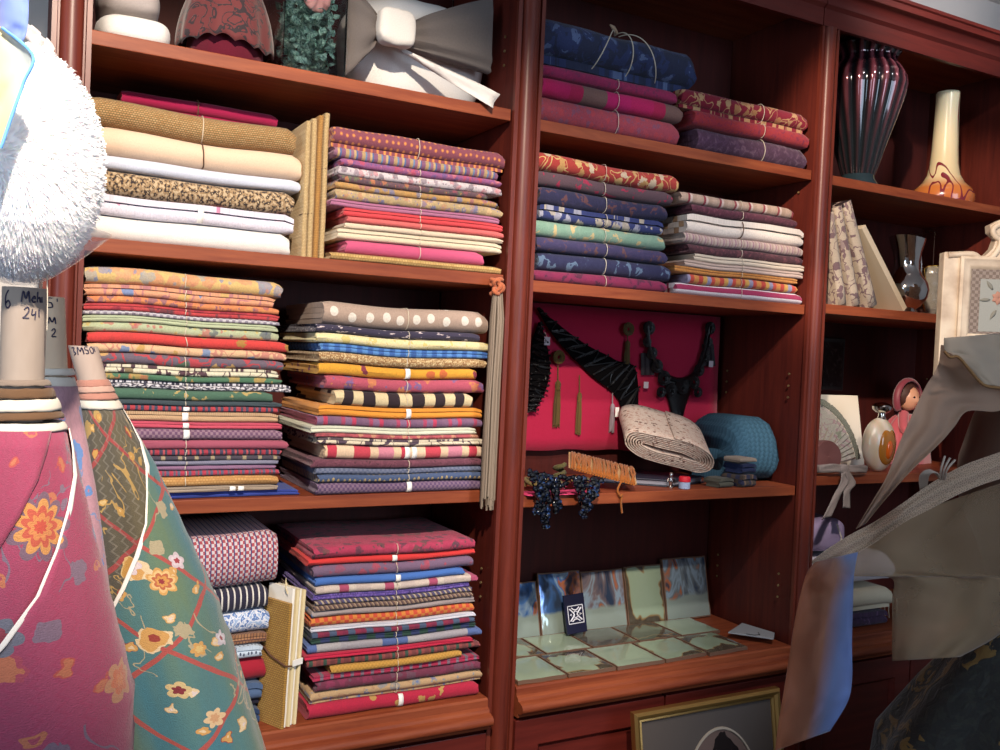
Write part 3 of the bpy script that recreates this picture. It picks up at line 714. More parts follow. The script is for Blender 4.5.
bow_loop(kx0+.012, at(348, 40, .04).x+.004, zc+.075, at(355, 76, .04).z, zc, .052).build('bow_loop', GR, cu, smooth=70)
bow_loop(kx1-.012, min(at(495, 40, .04).x, -.040), at(495, -6, .04).z, at(490, 71, .04).z, zc-.006, .052).build('bow_loop', GR, cu, smooth=70)
pillow('bow_knot', P_('e9e2da'), ((kx0+kx1)/2, .030, zc), (kx1-kx0)/2, .022, .038, cu, .5, .0025, 40, 2)
rows = []
for i in range(15):                        # white ribbon end trailing to the shelf edge
    q = i/14; a = at(402+97*q, 48+47*q**1.1, .055-.07*q); rows.append([(a.x-.004*j*q, a.y+.006*sin(j*1.4+q*5), max(a.z-(.010+.022*q)*(j/4), zs+.001) if a.y > .002 else a.z-(.010+.022*q)*(j/4)) for j in range(5)])
mb = MB(); mb.grid(rows); mb.build('ribbon_tail', P_('f0e8e2'), cu, smooth=80, solid=.0015)

# ---- long tassel hanging at the right of the tall stacks
tp = at(497, 285, -.03); TZ = at(495, 508, -.03).z
ht = empty('hanging_tassel', 'long grey-beige tassel with a terracotta knotted head beside the middle upright', 'tassel')
mb = MB(); r = random.Random(5)
pts = [tp+Vector((.013*cos(a*2.1)*sin(a*.7), .010*sin(a*1.7), .016*sin(a*1.13)-.004)) for a in [i*.45 for i in range(44)]]
mb.tube(catmull(pts, 3), .0048, 6).build('knotted_head', fab('plain', 'c06c48'), ht, smooth=70)
MB().tube([tp+Vector((0, .004, .01)), Vector((tp.x-.003, -.012, SH1[1]-.02)), Vector((tp.x-.003, -.0015, SH1[1]-.012))], .0012, 5).build('hanging_cord', fab('plain', 'a08070'), ht)
for k in range(34):
    a = r.uniform(0, 2*pi); q = sqrt(r.random()); dx, dy = .019*q*cos(a), .010*q*sin(a); L = r.uniform(.93, 1.0)
    pp = [tp+Vector((dx*.6, dy*.6, -.006))]
    for i in range(1, 8):
        f_ = i/7; pp.append(Vector((tp.x-.004*f_+dx*(1+.1*f_)+.0022*nz(f_*3, k*.9), tp.y+dy+.002*nz(f_*3, k*1.7, 4), tp.z-.006-(tp.z-TZ)*L*f_)))
    MB().tube(pp, .0024, 5).build('tassel_thread', fab('plain', ('887868', '74665a', '988878')[k % 3]), ht, smooth=60)

# ---- gold mat standing on edge between the two bottom stacks
zb = ZC1+.0008
gm = empty('woven_mat', 'folded golden woven mat standing on edge between the bottom stacks', 'mat')
A = at(281, 722, -.012); B_ = at(301, 722, -.012)
gx0, gx1 = A.x, B_.x; gh = at(288, 590, -.012).z-zb
lean = at(312, 588, -.012).x-gx1
GOLD = F('weave', 'c89c48', 'b88a3c', '8c682c', s=.006); LAYER = plainmat('mat_layer_cream', 'd8c8a0', .8); LAYW = plainmat('mat_layer_white', 'e8e4dc', .8)
wt = gx1-gx0; nL = 5
for k in range(nL):
    a, b = gx0+wt*k/nL+.0004, gx0+wt*(k+1)/nL-.0004; rows = []
    yb = -.012 + (.004*(k % 2)); ztop = gh*(1-.008*k) - (.03 if k == 0 else 0)
    for i in range(9):
        z = zb+ztop*i/8; s_ = lean*(i/8)*ztop/gh*(1+.25*k/nL)+.001*nz(i*.6, k)
        rows.append([(a+s_, yb, z), ((a+b)/2+s_, yb-.003, z), (b+s_, yb, z), (b+s_, .062, z), (a+s_, .062, z)])
    mb = MB(); bb = mb.grid(rows, [[(j*.02+ (.1 if j == 3 else 0), i*.03) for j in range(5)] for i in range(9)], cv=True)
    mb.f.append((bb+4, bb+3, bb+2, bb+1, bb)); mb.f.append(tuple(bb+40+j for j in range(5)))
    lay = mb.build('golden_cover' if k == 0 else 'mat_leaf', GOLD if k == 0 else (LAYW if k in (1, 3) else LAYER), gm, smooth=30)
    if k == 0:
        lay['label'] = 'golden woven cover leaf'
        z = zb+gh*.45; s_ = lean*.45
        MB().tube([(gx0+s_-.0015, .060, z+.03), (gx0+s_-.002, .03, z+.012), (gx0+s_-.001, -.013, z), (gx0+s_+wt*.3, -.018, z-.002)], .002, 6).build('dark_tie', STRB, lay)
z = zb+gh*.46
MB().box((gx0+lean*.46+wt*.35, -.0185, z-.006), (gx0+lean*.46+wt*.98, -.0165, z+.006)).build('paper_band', PAPER, gm)
for k in range(9):
    x = gx0+lean+.004+wt*1.0*k/9; z = zb+gh-.010
    MB().tube([(x, .0+.005*k, z-.004), (x-.003+.004*nz(k), .004+.005*k, z+.008), (x+.006*nz(k, 3), .008+.005*k, z+.014+.004*nz(k, 7))], .0009, 4).build('fringe_thread', LAYER, gm)

def allmesh(o):
    out = [o] if o.type == 'MESH' else []
    for c in o.children: out += allmesh(c)
    return out
ca_, sa_ = cos(radians(26)), sin(radians(26))
for m_ in allmesh(gm):                       # the mat stands turned a little towards the left
    for v in m_.data.vertices:
        dx, dy = v.co.x-gx0, v.co.y+.012; v.co.x = gx0+dx*ca_-dy*sa_; v.co.y = -.012+dx*sa_+dy*ca_
# ================================================================== middle bay
# navy roll on the three magenta cloths
zt = at(615, 77, .01).z+.012
o, _, _ = folded('rolled_fabric', F('blot', '2a3650', '30406a', '60749c', s=.05), at(544, 50, .02).x, at(697, 70, .02).x, .008, .17, lambda x: zt+0*x, lambda x: .106+.010*nz(x*6, 3)-.05*(x-.3)*0, 5, 1.15, 8.8, .45, .008, 28)
tag(o, 'thick navy damask roll tied with string on the magenta cloths', 'fabric roll')
k1 = at(627, 48, .0)
for dx, dx2 in ((-.085, .0), (.0, .012), (.012, .10)):
    pts = []
    for i in range(11):
        a = pi*.42+pi*.95*i/10; q = i/10
        pts.append((k1.x+.01+(dx+(dx2-dx)*0)*(sin(q*pi*.5))**1.0 if dx < 0 else k1.x+.01+dx+(dx2-dx)*q, .008+.05+.056*cos(a)-.004, zt+.054+.0555*sin(a)))
    MB().tube(catmull(pts, 2), .0013, 5).build('string', STRW, o, smooth=60)
MB().tube([(k1.x+.008, .055, zt+.1085), (k1.x-.006, .05, zt+.117), (k1.x-.02, .045, zt+.121)], .005, 6, rs=[.004, .006, .002]).build('string_knot', fab('plain', 'b89c80'), o, smooth=60)

# red felt board leaning at the back of the third compartment
FY = DEP-.05
fx0, fx1 = .044, at(717, 380, FY).x; fz0, fz1 = at(560, 450, FY).z, SH2[1]-.03
fl = empty('felt_board', 'crimson felt covered display board at the back of the middle bay', 'board')
rows, uvs = [], []
for i in range(12):
    q = i/11; rows.append([(fx0+(fx1-fx0)*j/23, FY+.004*nz(j*.4, q*3)*(1-q)-(.012*(1-q)**3), fz0+(fz1-fz0)*q-(.010*nz(j*.3, 5) if i == 0 else 0)) for j in range(24)]); uvs.append([(j*.035, q*.35) for j in range(24)])
mb = MB(); mb.grid(rows, uvs); mb.build('felt_cloth', fab('plain', 'b41a42'), fl, smooth=70, solid=.004)
MB().box((fx0+.005, FY+.012, SH2[2]+.001), (fx1-.005, FY+.022, fz1-.002)).build('backing_board', W_B, fl)
JET = plainmat('jet_black_beads', '060508', .4)
def lacework(name, label, cat, outline, seed, dens=170, y=FY-.012, grp=None, tagpos=None, beads=60):
    """black bead-and-cord trimming: a knotted mat of loops filling the outline, hung on the felt"""
    R = empty(name, label, cat, group=grp); P = [at(a, b, y) for a, b in outline]; r = random.Random(seed)
    rows = []
    n = len(P)//2; Lf, Rt = P[:n], P[n:][::-1]
    Lc, Rc = catmull(Lf, 4), catmull(Rt, 4)
    for i in range(len(Lc)):
        rows.append([Lc[i].lerp(Rc[i], j/6)+Vector((.0016*nz(i*1.3, j, seed), -.003-.004*sin(pi*j/6)+.002*nz(i*2, j*2, seed), .003*nz(i*.9, j*1.2, seed+3)*(1 if j in (0, 6) else .3))) for j in range(7)])
    mb = MB(); mb.grid(rows); mb.build('lace_ground', plainmat('black_lace', '060406', .95, 0, Specular_IOR_Level=.1), R, solid=.003)
    mb = MB()
    mm = MB(); pts = []
    for k in range(dens):
        i = min(int(k/dens*len(rows)), len(rows)-1); u = .5+.5*sin(k*2.39); p = rows[i][0].lerp(rows[i][6], u)
        pts.append(p+Vector((r.uniform(-.003, .003), -.006-.003*r.random(), r.uniform(-.003, .003))))
    mm.tube(catmull(pts, 3), .0016, 5); mm.build('beaded_cord', JET, R, smooth=60)
    for k in range(0, dens, max(1, dens//beads)):
        p = pts[k]; q = MB(); q.lathe([(.0005, -.003), (.0024, -.0016), (.003, 0), (.0024, .0016), (.0005, .003)], (p.x, p.y-.002, p.z), 8); q.build('bead', JET, R, smooth=60)
    if tagpos:
        a = at(tagpos[0], tagpos[1], y-.012); MB().box((a.x-.009, a.y-.0008, a.z-.011), (a.x+.009, a.y, a.z+.011)).build('price_tag', plainmat('tag_grey', 'c0b4bc', .8), R)
        MB().tube([(a.x, a.y, a.z+.010), (a.x-.008, a.y+.004, a.z+.026)], .0007, 4).build('tag_string', STRW, R)
    return R
G_ = 'black beaded trimmings pinned to the felt'
lacework('hanging_lace', 'black beaded lace spray pinned at the left edge of the felt', 'lace trimming', [(538, 322), (531, 345), (529, 372), (527, 395), (526, 411), (533, 411), (542, 396), (549, 374), (547, 350), (540, 324)], 1, 150, grp=G_, tagpos=(547, 341))
lacework('hanging_lace', 'black lace shawl point running diagonally across the felt', 'lace trimming', [(536, 308), (556, 340), (590, 375), (618, 400), (623, 440), (636, 440), (636, 372), (615, 360), (575, 338), (539, 309)], 2, 200, grp=G_)
# ornate black collar: an open U with bib and drops
cl = empty('hanging_lace', 'black jet collar with a wide bib hanging right of the diagonal shawl', 'lace trimming', group=G_)
def ribbon_pts(pp, y, w): return [at(a, b, y) for a, b in pp], w
def rosette(R, px, py, rr, y, mat=JET, name='rosette', seed=0):
    c = at(px, py, y); pts = []
    for k in range(60):
        a = k*.9; q = rr*(.35+.65*abs(sin(k*.37))); pts.append(c+Vector((q*cos(a), -.003-.003*abs(sin(k*1.1)), q*sin(a))))
    return MB().tube(catmull(pts, 2), rr*.16, 5).build(name, mat, R, smooth=60)
for px, py, rr in ((648, 328, .018), (646, 342, .013), (651, 353, .016), (656, 366, .018), (663, 378, .02), (670, 390, .018), (681, 386, .022), (693, 382, .018), (698, 370, .017), (704, 356, .016), (707, 342, .015), (709, 328, .017), (660, 392, .014), (697, 392, .014)):
    rosette(cl, px, py, rr, FY-.016)
pts = [at(a, b, FY-.018) for a, b in ((647, 326), (650, 350), (662, 372), (678, 380), (694, 374), (704, 352), (709, 326))]
MB().tube(catmull(pts, 6), .0075, 6).build('collar_band', JET, cl, smooth=60)
ol = [(665, 378), (666, 392), (669, 404), (672, 416), (683, 416), (686, 404), (690, 392), (692, 378)]
P = [at(a, b, FY-.012) for a, b in ol]; n = 4; Lc, Rc = catmull(P[:4], 4), catmull(P[4:][::-1], 4)
mb = MB(); mb.grid([[Lc[i].lerp(Rc[i], j/8)+Vector((0, -.004*sin(pi*j/8)-.002*(j % 2), 0)) for j in range(9)] for i in range(len(Lc))]); mb.build('bib', JET, cl, smooth=40, solid=.003)
for px, py in ((647, 365), (708, 356)):
    P = [at(px-6, py-12, FY-.012), at(px+5, py-12, FY-.012), at(px+7, py+10, FY-.012), at(px-6, py+10, FY-.012)]
    mb = MB(); mb.grid([[P[0].lerp(P[1], j/5)+Vector((0, -.002*(j % 2), 0)) for j in range(6)], [P[3].lerp(P[2], j/5)+Vector((0, -.002*(j % 2), 0)) for j in range(6)]]); mb.build('side_drop', plainmat('black_lace_drop', '1c1018', .7), cl, solid=.002)
for px, py in ((646, 385), (711, 364)):
    a = at(px, py, FY-.022); MB().box((a.x-.008, a.y-.0008, a.z-.009), (a.x+.008, a.y, a.z+.009)).build('price_tag', plainmat('tag_grey', 'c0b4bc', .8), cl)
# four small tassels on the felt
def tassel(label, px, top, head, bot, mat, ros=None, w=.011, tagp=None):
    R = empty('hanging_tassel', label, 'tassel', group='small tassels pinned to the red felt')
    y = FY-.014; a, h, b = at(px, top, y), at(px, head, y), at(px, bot, y)
    MB().tube([a, a.lerp(h, .5), h], .0018, 5).build('cord', mat, R)
    if ros: rosette(R, px, ros, .017, y, mat)
    MB().lathe([(.003, .012), (w*.6, .008), (w*.75, 0), (w*.6, -.008), (w*.7, -.013)], (h.x, h.y, h.z), 12).build('tassel_head', mat, R, smooth=50)
    r = random.Random(px)
    for k in range(16):
        t_ = 2*pi*k/16; q = .55+.45*r.random(); L = (h.z-b.z)*r.uniform(.9, 1)
        MB().tube([(h.x+w*.55*cos(t_)*q, h.y+w*.4*sin(t_)*q, h.z-.008), (h.x+w*.85*cos(t_)*q, h.y+w*.6*sin(t_)*q, h.z-L*.5), (h.x+w*.9*cos(t_)*q+.002*nz(k), h.y+w*.6*sin(t_)*q, h.z-L)], .0017, 4).build('fringe_thread', mat, R)
    if tagp:
        a = at(*tagp, y-.012); MB().box((a.x-.006, a.y-.0008, a.z-.013), (a.x+.006, a.y, a.z+.013)).build('price_tag', PAPER, R)
OLV = fab('plain', '604c22'); OL2 = fab('plain', '6c5628')
tassel('olive gold tassel under a round rosette at the left of the felt', 558, 362, 385, 428, OLV, 357)
tassel('slim olive gold tassel without a rosette on the felt', 579.5, 375, 397, 435, OL2, w=.009)
tassel('small silver-grey tassel with a white tag on the felt', 612.5, 393, 408, 433, fab('plain', 'a09098'), w=.009, tagp=(617, 412))
tassel('short dark gold tassel under a dark rosette above the shawl', 627.5, 333, 345, 366, fab('plain', '5c4c2c'), 329)

# ---- things lying on the third shelf
z3 = SH2[2]+.0006
# dark blue folder lying at an angle
def slab(name, label, cat, quad, z0, th, mat, bevel=.001, parent=None):
    mb = MB(); lo = [(p[0], p[1], z0) for p in quad]; hi = [(p[0], p[1], z0+th) for p in quad]
    mb.grid([lo, hi], [[(p[0], p[1]) for p in quad]]*2, cv=True); mb.f += [(3, 2, 1, 0), (4, 5, 6, 7)]
    o = mb.build(name, mat, parent, bevel=bevel)
    if label: tag(o, label, cat)
    return o
fo = empty('notebook', 'dark navy notebook lying flat under the cream fabric bolt', 'notebook')
slab('cover', None, None, [(.345, .17), (.50, .045), (.66, .10), (.55, .25)], z3+.015, .003, plainmat('navy_board', '242a3c', .5), parent=fo)
slab('page_block', None, None, [(.35, .172), (.50, .051), (.652, .103), (.548, .243)], z3+.0035, .011, plainmat('page_grey', '8c8c98', .8), parent=fo)
slab('cover', None, None, [(.345, .17), (.50, .045), (.66, .10), (.55, .25)], z3, .003, plainmat('navy_board', '242a3c', .5), parent=fo)
# cream speckled bolt: flat roll whose layered end faces the front left
bo = empty('fabric_bolt', 'cream speckled fabric bolt rolled flat in front of the black collar', 'fabric roll')
CRM = F('vine', 'd8c4b4', 'c8a898', '7c5c50', 'b89080', s=.022); CRE = plainmat('bolt_layers', 'b89c88', .85)
p0 = Vector((.36, .10, z3+.062)); ax = Vector((.79, .61, 0)).normalized()
c1 = at(668, 447, .06); 
# end face runs from (516,..) to the right: profile axis along e, bolt axis along d
e = Vector((.84, -.36, -.26)).normalized(); d = Vector((.46, .82, .32)).normalized(); cen = at(669, 452, .066); hw, hh, Lb = .124, .039, .185; n3 = e.cross(d); n3 = n3 if n3.z > 0 else -n3
def flat_spiral(turn0, turn1, n):
    out = []
    for i in range(n+1):
        t_ = turn0+(turn1-turn0)*i/n; k = .12+.88*(i/n); a = 2*pi*t_
        sx = math.copysign(abs(cos(a))**.55, cos(a)); sy = math.copysign(abs(sin(a))**.8, sin(a))
        out.append(((hw-hh)*sx*(.75+.25*k)+hh*k*cos(a), hh*k*sy))
    return out
sp = flat_spiral(0, 7.25, 200); rows, uvs = [], []
for kx in range(7):
    f_ = kx/6*Lb; row, uv = [], []; s = 0
    for i, q in enumerate(sp):
        if i: s += sqrt((q[0]-sp[i-1][0])**2+(q[1]-sp[i-1][1])**2)
        wb = .006*nz(q[0]*20, q[1]*40, kx*.2) if kx == 0 else 0
        p = cen+e*q[0]*1.0+d*(f_+wb)+n3*(q[1]+.006*nz(q[0]*9, f_*6)); p.z = max(p.z, z3+.0195)
        row.append(p); uv.append((f_, s))
    rows.append(row); uvs.append(uv)
mb = MB(); mb.grid(rows, uvs); mb.build('rolled_cloth', CRM, bo, smooth=60, solid=.0022)
# teal knit bundle
tk = empty('knitted_blanket', 'folded teal knitted blanket at the right end of the felt shelf', 'blanket')
t = NT('teal_knit'); v = t.uv((1, 1)); X, Y, _ = t.sep(v)
zg = t.math('PINGPONG', t.math('MULTIPLY', X, 60), .5); rb = t.math('FRACT', t.math('ADD', t.math('MULTIPLY', Y, 95), zg))
t.put(t.b.inputs['Base Color'], t.mix(t.math('MULTIPLY', rb, .6), lin('4a7086'), lin('28465a'))); t.setp(Roughness=.95, Specular_IOR_Level=.1); t.bump(rb, .8, .006); KN = t.m
tx0, tx1 = .70, .858
def kn(z0, h_, x0, x1, y0, name, sd):
    o, _, _ = folded(name, KN, x0, x1, y0, .2, lambda x: z0+0*x, lambda x: h_*(1+.12*nz(x*9+sd, sd)), 4, 1.15, sd, .35, .006)
    o.parent = tk
o, _, _ = folded('blanket_fold', KN,     .728, .883, .068, .165, lambda x: z3+0*x, lambda x: .185-.05*max(0, (.79-x)/.06)**2+.006*nz(x*12), 4, .62, 2.5, .3, .008, 24)
o.parent = tk
# small folded pieces in front of it
def small(label, mat, x0, x1, y0, D, z0, h_, n, sd, name='folded_fabric', rot=0.0):
    o, _, _ = folded(name, mat, x0, x1, y0, D, lambda x: z0+0*x, lambda x: h_, n, .9, sd, .2, .002, 10)
    c_ = Vector(((x0+x1)/2, y0, 0))
    for v in o.data.vertices:
        dx, dy = v.co.x-c_.x, v.co.y-c_.y; v.co.x = c_.x+dx*cos(rot)-dy*sin(rot); v.co.y = c_.y+dx*sin(rot)+dy*cos(rot)
    return tag(o, label, 'folded fabric', 'small folded pieces in front of the teal blanket')
small('small grey-green folded cloth at the right foot of the cream bolt', P_('5c5c50'), .628, .682, .005, .05, z3, .026, 3, 5, rot=.15)
small('small brown and navy plaid folded pouch before the teal blanket', F('check', '54483c', '2c3450', '8c7058', s=.014), .700, .758, -.002, .065, z3, .034, 3, 6, rot=.15)
small('small navy folded cloth resting on the plaid pouch', P_('1c2c54'), .702, .758, .004, .060, z3+.0355, .027, 3, 7, rot=.15)
small('small beige strip of cloth lying on the navy cloth', P_('a89888'), .693, .758, .008, .055, z3+.064, .013, 2, 8, rot=.12)
# orange cord wound on a card
ca = empty('cord_card', 'orange cord wound flat around a card on the felt shelf', 'cord')
ORC = fab('plain', 'a45c1e'); u = Vector((.86, -.46, -.20)).normalized(); v_ = Vector((.6, .8, 0)); c0 = at(602, 468, .07); v_ = Vector((.50, .80, .27)).normalized(); nw = u.cross(v_); nw = nw if nw.z > 0 else -nw
cq = [c0-u*.085-v_*.05, c0+u*.085-v_*.05, c0+u*.085+v_*.05, c0-u*.085+v_*.05]
mb = MB(); mb.grid([[p-nw*.0009 for p in cq], [p+nw*.0009 for p in cq]], cv=True); mb.f += [(3, 2, 1, 0), (4, 5, 6, 7)]; mb.build('card', plainmat('card_tan', 'b08c64', .8), ca)
pts = []
for k in range(24):
    s_ = -.078+.156*k/23; w_ = .0525; sl = .022*nz(k*.8, 2)
    pts += [c0+u*s_-v_*w_, c0+u*(s_+sl*.3)-v_*w_*.6+nw*.0055, c0+u*(s_+sl)+nw*(.008+.003*nz(k*.9)), c0+u*(s_+sl*.6)+v_*w_*.6+nw*.0055, c0+u*(s_+.003)+v_*w_, c0+u*(s_+.004)-nw*.0045]
MB().tube(catmull(pts, 2), .0034, 5).build('wound_cord', ORC, ca, smooth=60)
a = at(621, 478, -.006)
MB().tube(catmull([c0+u*.06-v_*.02+nw*.012, Vector((a.x-.004, -.001, z3+.010)), Vector((a.x, -.0065, z3-.008)), at(622, 495, -.006), at(621, 503, -.006), at(622, 513, -.006)], 5), .0026, 6).build('loose_end', ORC, ca, smooth=60)
# green-gold brocade trim, pink tissue, jet garland
def squiggle(name, label, cat, pts, r_, mat, sub='trim_cord', par=None):
    return None
gt = empty('brocade_trim', 'crumpled olive gold brocade trim beside the orange cord card', 'trim')
r = random.Random(11); pts = [Vector((.09+.17*(i/59)+.018*nz(i*.5, 1), .075+.035*sin(i*1.3)+.01*nz(i, 2), z3+.0135+.010*abs(sin(i*.9))+.012*abs(nz(i*.3, 9)))) for i in range(60)]
MB().tube(catmull(pts, 3), .0052, 6).build('trim_cord', F('tweed', '6c5c2c', '8c7840', '3c3820', s=.006), gt, smooth=60)
MB().tube([(.20+.012*cos(k*.8), .10+.012*sin(k*.8), z3+.020+.0025*k) for k in range(16)], .006, 6).build('coiled_end', F('tweed', '4c4820', '6c6434', '2c2c18', s=.006), gt, smooth=60)
rows, uvs = [], []
for i in range(16):
    rows.append([Vector((.048+.185*i/15, .058*1-.07*j/7, z3+.0012+.0025*abs(nz(i*.9, j*.8))-(0 if j < 6 else .0+.012*(j-5)*.0))) for j in range(8)])
mb = MB(); mb.grid(rows); pk = mb.build('tissue_paper', plainmat('pink_tissue', 'e8487c', .7), smooth=60, solid=.0006)
tag(pk, 'bright pink tissue under the blue-black bead garland', 'tissue')
gb = empty('bead_garland', 'blue-black bead garland draped over the edge of the felt shelf', 'beads')
t = NT('midnight_beads'); t.put(t.b.inputs['Base Color'], t.ramp(t.noise(t.obj(), 90, 1), [(.40, lin('06080e')), (.55, lin('101a30')), (.68, lin('2c4878'))], 'CONSTANT')); t.setp(Roughness=.12, Specular_IOR_Level=.9, Coat_Weight=.6); BEA = t.m
paths = [[at(529, 472, -.008), at(540, 476, -.01), at(560, 478, -.010), at(580, 479, -.010), at(594, 482, -.01)],
 [at(530, 476, -.012), at(536, 495, -.014), at(534, 512, -.014)], [at(540, 478, -.016), at(544, 500, -.02), at(545, 524, -.018)], [at(548, 480, -.012), at(553, 496, -.014), at(556, 508, -.014)], [at(541, 484, -.024), at(540, 505, -.022), at(541, 521, -.02)],
 [at(570, 480, -.012), at(578, 492, -.015), at(582, 516, -.014)], [at(580, 480, -.018), at(584, 496, -.02), at(585, 508, -.018)], [at(590, 481, -.012), at(592, 492, -.014), at(586, 500, -.014)], [at(531, 477, -.01), at(545, 483, -.015), at(562, 484, -.012)]]
mb = MB(); r = random.Random(4); cnt = 0
def bead(p, rr, par):
    q = MB(); q.lathe([(.0006, -rr), (rr*.75, -rr*.65), (rr, 0), (rr*.75, rr*.65), (.0006, rr)], (p.x, p.y, p.z), 7); return q.build('bead', BEA, par, smooth=30)
extra = MB()
for pa in paths:
    c_ = catmull(pa, 10)
    MB().tube(c_, .0022, 5).build('bead_string', BEA, gb)
    for p in [x for x in c_ for _ in (0, 1)][::2]+[c_[i_] for i_ in range(3, len(c_), 4)]:
        cnt += 1
        bead(p+Vector((r.uniform(-.009, .009), r.uniform(-.008, .002)-.010, r.uniform(-.005, .005))), r.uniform(.0045, .0078), gb)
# little silver figure and cotton reel
fp = atz(650, 480, z3); fx, fy = .500, .045
sv = empty('figurine', 'tiny silver figurine standing by the red cotton reel', 'figurine')
SIL = plainmat('silver', 'c8c4c0', .22, 1.0)
MB().lathe([(.009, 0), (.009, .003), (.004, .005), (.005, .012), (.007, .018), (.004, .024), (.0045, .027), (.0055, .032), (.004, .037), (.001, .039)], (fx, fy, z3), 14).build('body', SIL, sv, smooth=50)
for sg in (-1, 1): MB().tube([(fx+sg*.004, fy, z3+.021), (fx+sg*.011, fy-.002, z3+.024), (fx+sg*.014, fy-.004, z3+.016)], .0019, 6).build('arm', SIL, sv, smooth=60)
sp_ = empty('cotton_reel', 'small reel with red thread and pale blue base at the shelf edge', 'reel')
rx, ry = .524, .008
MB().lathe([(.0135, 0), (.0145, .001), (.0145, .016), (.0135, .017)], (rx, ry+.012, z3), 20).build('reel_base', plainmat('pale_blue_reel', '9caccc', .5), sp_, smooth=40)
MB().lathe([(.0125, .0172), (.0145, .0182), (.0145, .028), (.013, .0305), (.004, .031)], (rx, ry+.012, z3), 20, rib=20, ribamp=.02).build('red_thread', plainmat('red_thread', 'c8142c', .6), sp_, smooth=40)

# ---- glazed tiles
def glaze(name, base, dark, thr, painted_refl, rough=.10):
    t = NT(name); tc = t.n('ShaderNodeTexCoord'); oi = t.n('ShaderNodeObjectInfo'); sc_ = t.n('ShaderNodeVectorMath', operation='SCALE'); sc_.inputs[0].default_value = (7.3, 3.1, 5.7); t.l(oi.outputs['Random'], sc_.inputs[3])
    ad = t.n('ShaderNodeVectorMath', operation='ADD'); t.l(tc.outputs['Object'], ad.inputs[0]); t.l(sc_.outputs[0], ad.inputs[1]); v = ad.outputs[0]
    U_, V_, _ = t.sep(tc.outputs['UV'])
    if painted_refl:
        mp = t.n('ShaderNodeMapping'); mp.inputs['Scale'].default_value = (1, 1, .45); t.l(v, mp.inputs[0]); n_ = t.noise(mp.outputs[0], 13, 3, dist=1.2)
        c_ = t.ramp(n_, [(.34, lin('40506c')), (.45, lin(base)), (.53, lin('a0b8cc')), (.585, lin(base)), (.63, lin('c87850')), (.70, lin('58505c'))])  # dark, blue and orange lamp reflections painted into the glaze colour
        c_ = t.mix(t.ramp(t.math('ADD', V_, t.math('MULTIPLY', t.noise(v, 14, 2), .3)), [(.50, (1, 1, 1, 1)), (.56, (0, 0, 0, 1))]), c_, lin('a8b8b0'))  # lower half: pale reflection of the flat tiles, painted in
        t.setp(Roughness=rough, Metallic=.35, Coat_Weight=1.0, Coat_Roughness=.06); t.bump(t.noise(mp.outputs[0], 30, 2), .5, .004)
    else:
        ed = t.math('MAXIMUM', t.math('ABSOLUTE', t.math('SUBTRACT', U_, .46)), t.math('ABSOLUTE', t.math('SUBTRACT', V_, .54)))
        f = t.math('ADD', t.math('MULTIPLY', ed, .9), t.math('SUBTRACT', t.noise(v, 9, 2.5, dist=.8), .5))
        c_ = t.ramp(f, [(thr, lin(base)), (thr+.03, lin('8c6c40')), (thr+.06, lin(dark))]); c_ = t.mix(t.math('MULTIPLY', t.noise(v, 60, 2), .25), c_, lin('a8b4a0'))
        t.setp(Roughness=rough, Coat_Weight=.7, Coat_Roughness=.05); t.bump(t.noise(v, 25, 2), .15, .003)
    t.put(t.b.inputs['Base Color'], c_); return t.m
GLZ = [glaze('celadon_glaze', '98aa94', '6c5438', .62, 0), glaze('celadon_brown_glaze', '94a68e', '3c2418', .36, 0), glaze('dark_brown_glaze', '403430', '2c1c18', .50, 0), glaze('iridescent_glaze', '4c78b8', '3c2c28', .4, 1), glaze('iridescent_grey_glaze', '7c8890', '3c2c28', .4, 1, .25), glaze('iridescent_copper_glaze', '8c7c80', '3c2c28', .4, 1)]
RIM = plainmat('unglazed_rim', '6c5040', .7)
def tile(label, corners, th, glz, nrm, grp, sd):
    """square stoneware tile: rough body with a slightly domed, glazed face"""
    R = empty('ceramic_tile', label, 'tile', group=grp); nrm = Vector(nrm).normalized(); C4 = [Vector(c) for c in corners]
    def bil(u, w): return C4[0].lerp(C4[1], u).lerp(C4[3].lerp(C4[2], u), w)
    N = 9; rows = []
    pr_ = []
    for i in range(N):
        for_ = []
        for j in range(N):
            u, w = j/(N-1), i/(N-1); edge = min(u, w, 1-u, 1-w)
            j1 = .012*nz(u*5+sd, w*5)
            uu, ww = u+(j1 if edge < .01 else 0), w+(.012*nz(u*5, w*5+sd) if edge < .01 else 0)
            for_.append(bil(uu, ww)+nrm*(th*.80+.0012*nz(u*3+sd, w*3)))
        rows.append(for_)
    rim = [(0, j) for j in range(N)]+[(i, N-1) for i in range(1, N)]+[(N-1, j) for j in range(N-2, -1, -1)]+[(i, 0) for i in range(N-2, 0, -1)]
    cen = bil(.5, .5); top = [rows[i][j]-nrm*.0002 for i, j in rim]; low = [(rows[i][j]-nrm*(th*.8))*1.0 for i, j in rim]
    mb = MB(); b = mb.grid([low, top], cv=True); n_ = len(rim); mb.f.append(tuple(range(b, b+n_))); mb.f.append(tuple(range(b+2*n_-1, b+n_-1, -1)))
    mb.build('tile_body', RIM, R)
    rows2 = [[cen+(p-cen)*.955+nrm*(.0006+th*.18*(1-max(abs(2*j/(N-1)-1), abs(2*i/(N-1)-1))**6)) for j, p in enumerate(r_)] for i, r_ in enumerate(rows)]
    mb = MB(); b = mb.grid(rows2, [[(j/(N-1), i/(N-1)) for j in range(N)] for i in range(N)]); out = [rows2[i][j]-nrm*.0007 for i, j in rim]; b2 = mb.grid([[rows2[i][j] for i, j in rim], out], cv=True)
    mb.build('glazed_face', glz, R, smooth=60); return R
TZ_ = ZC2+.0008
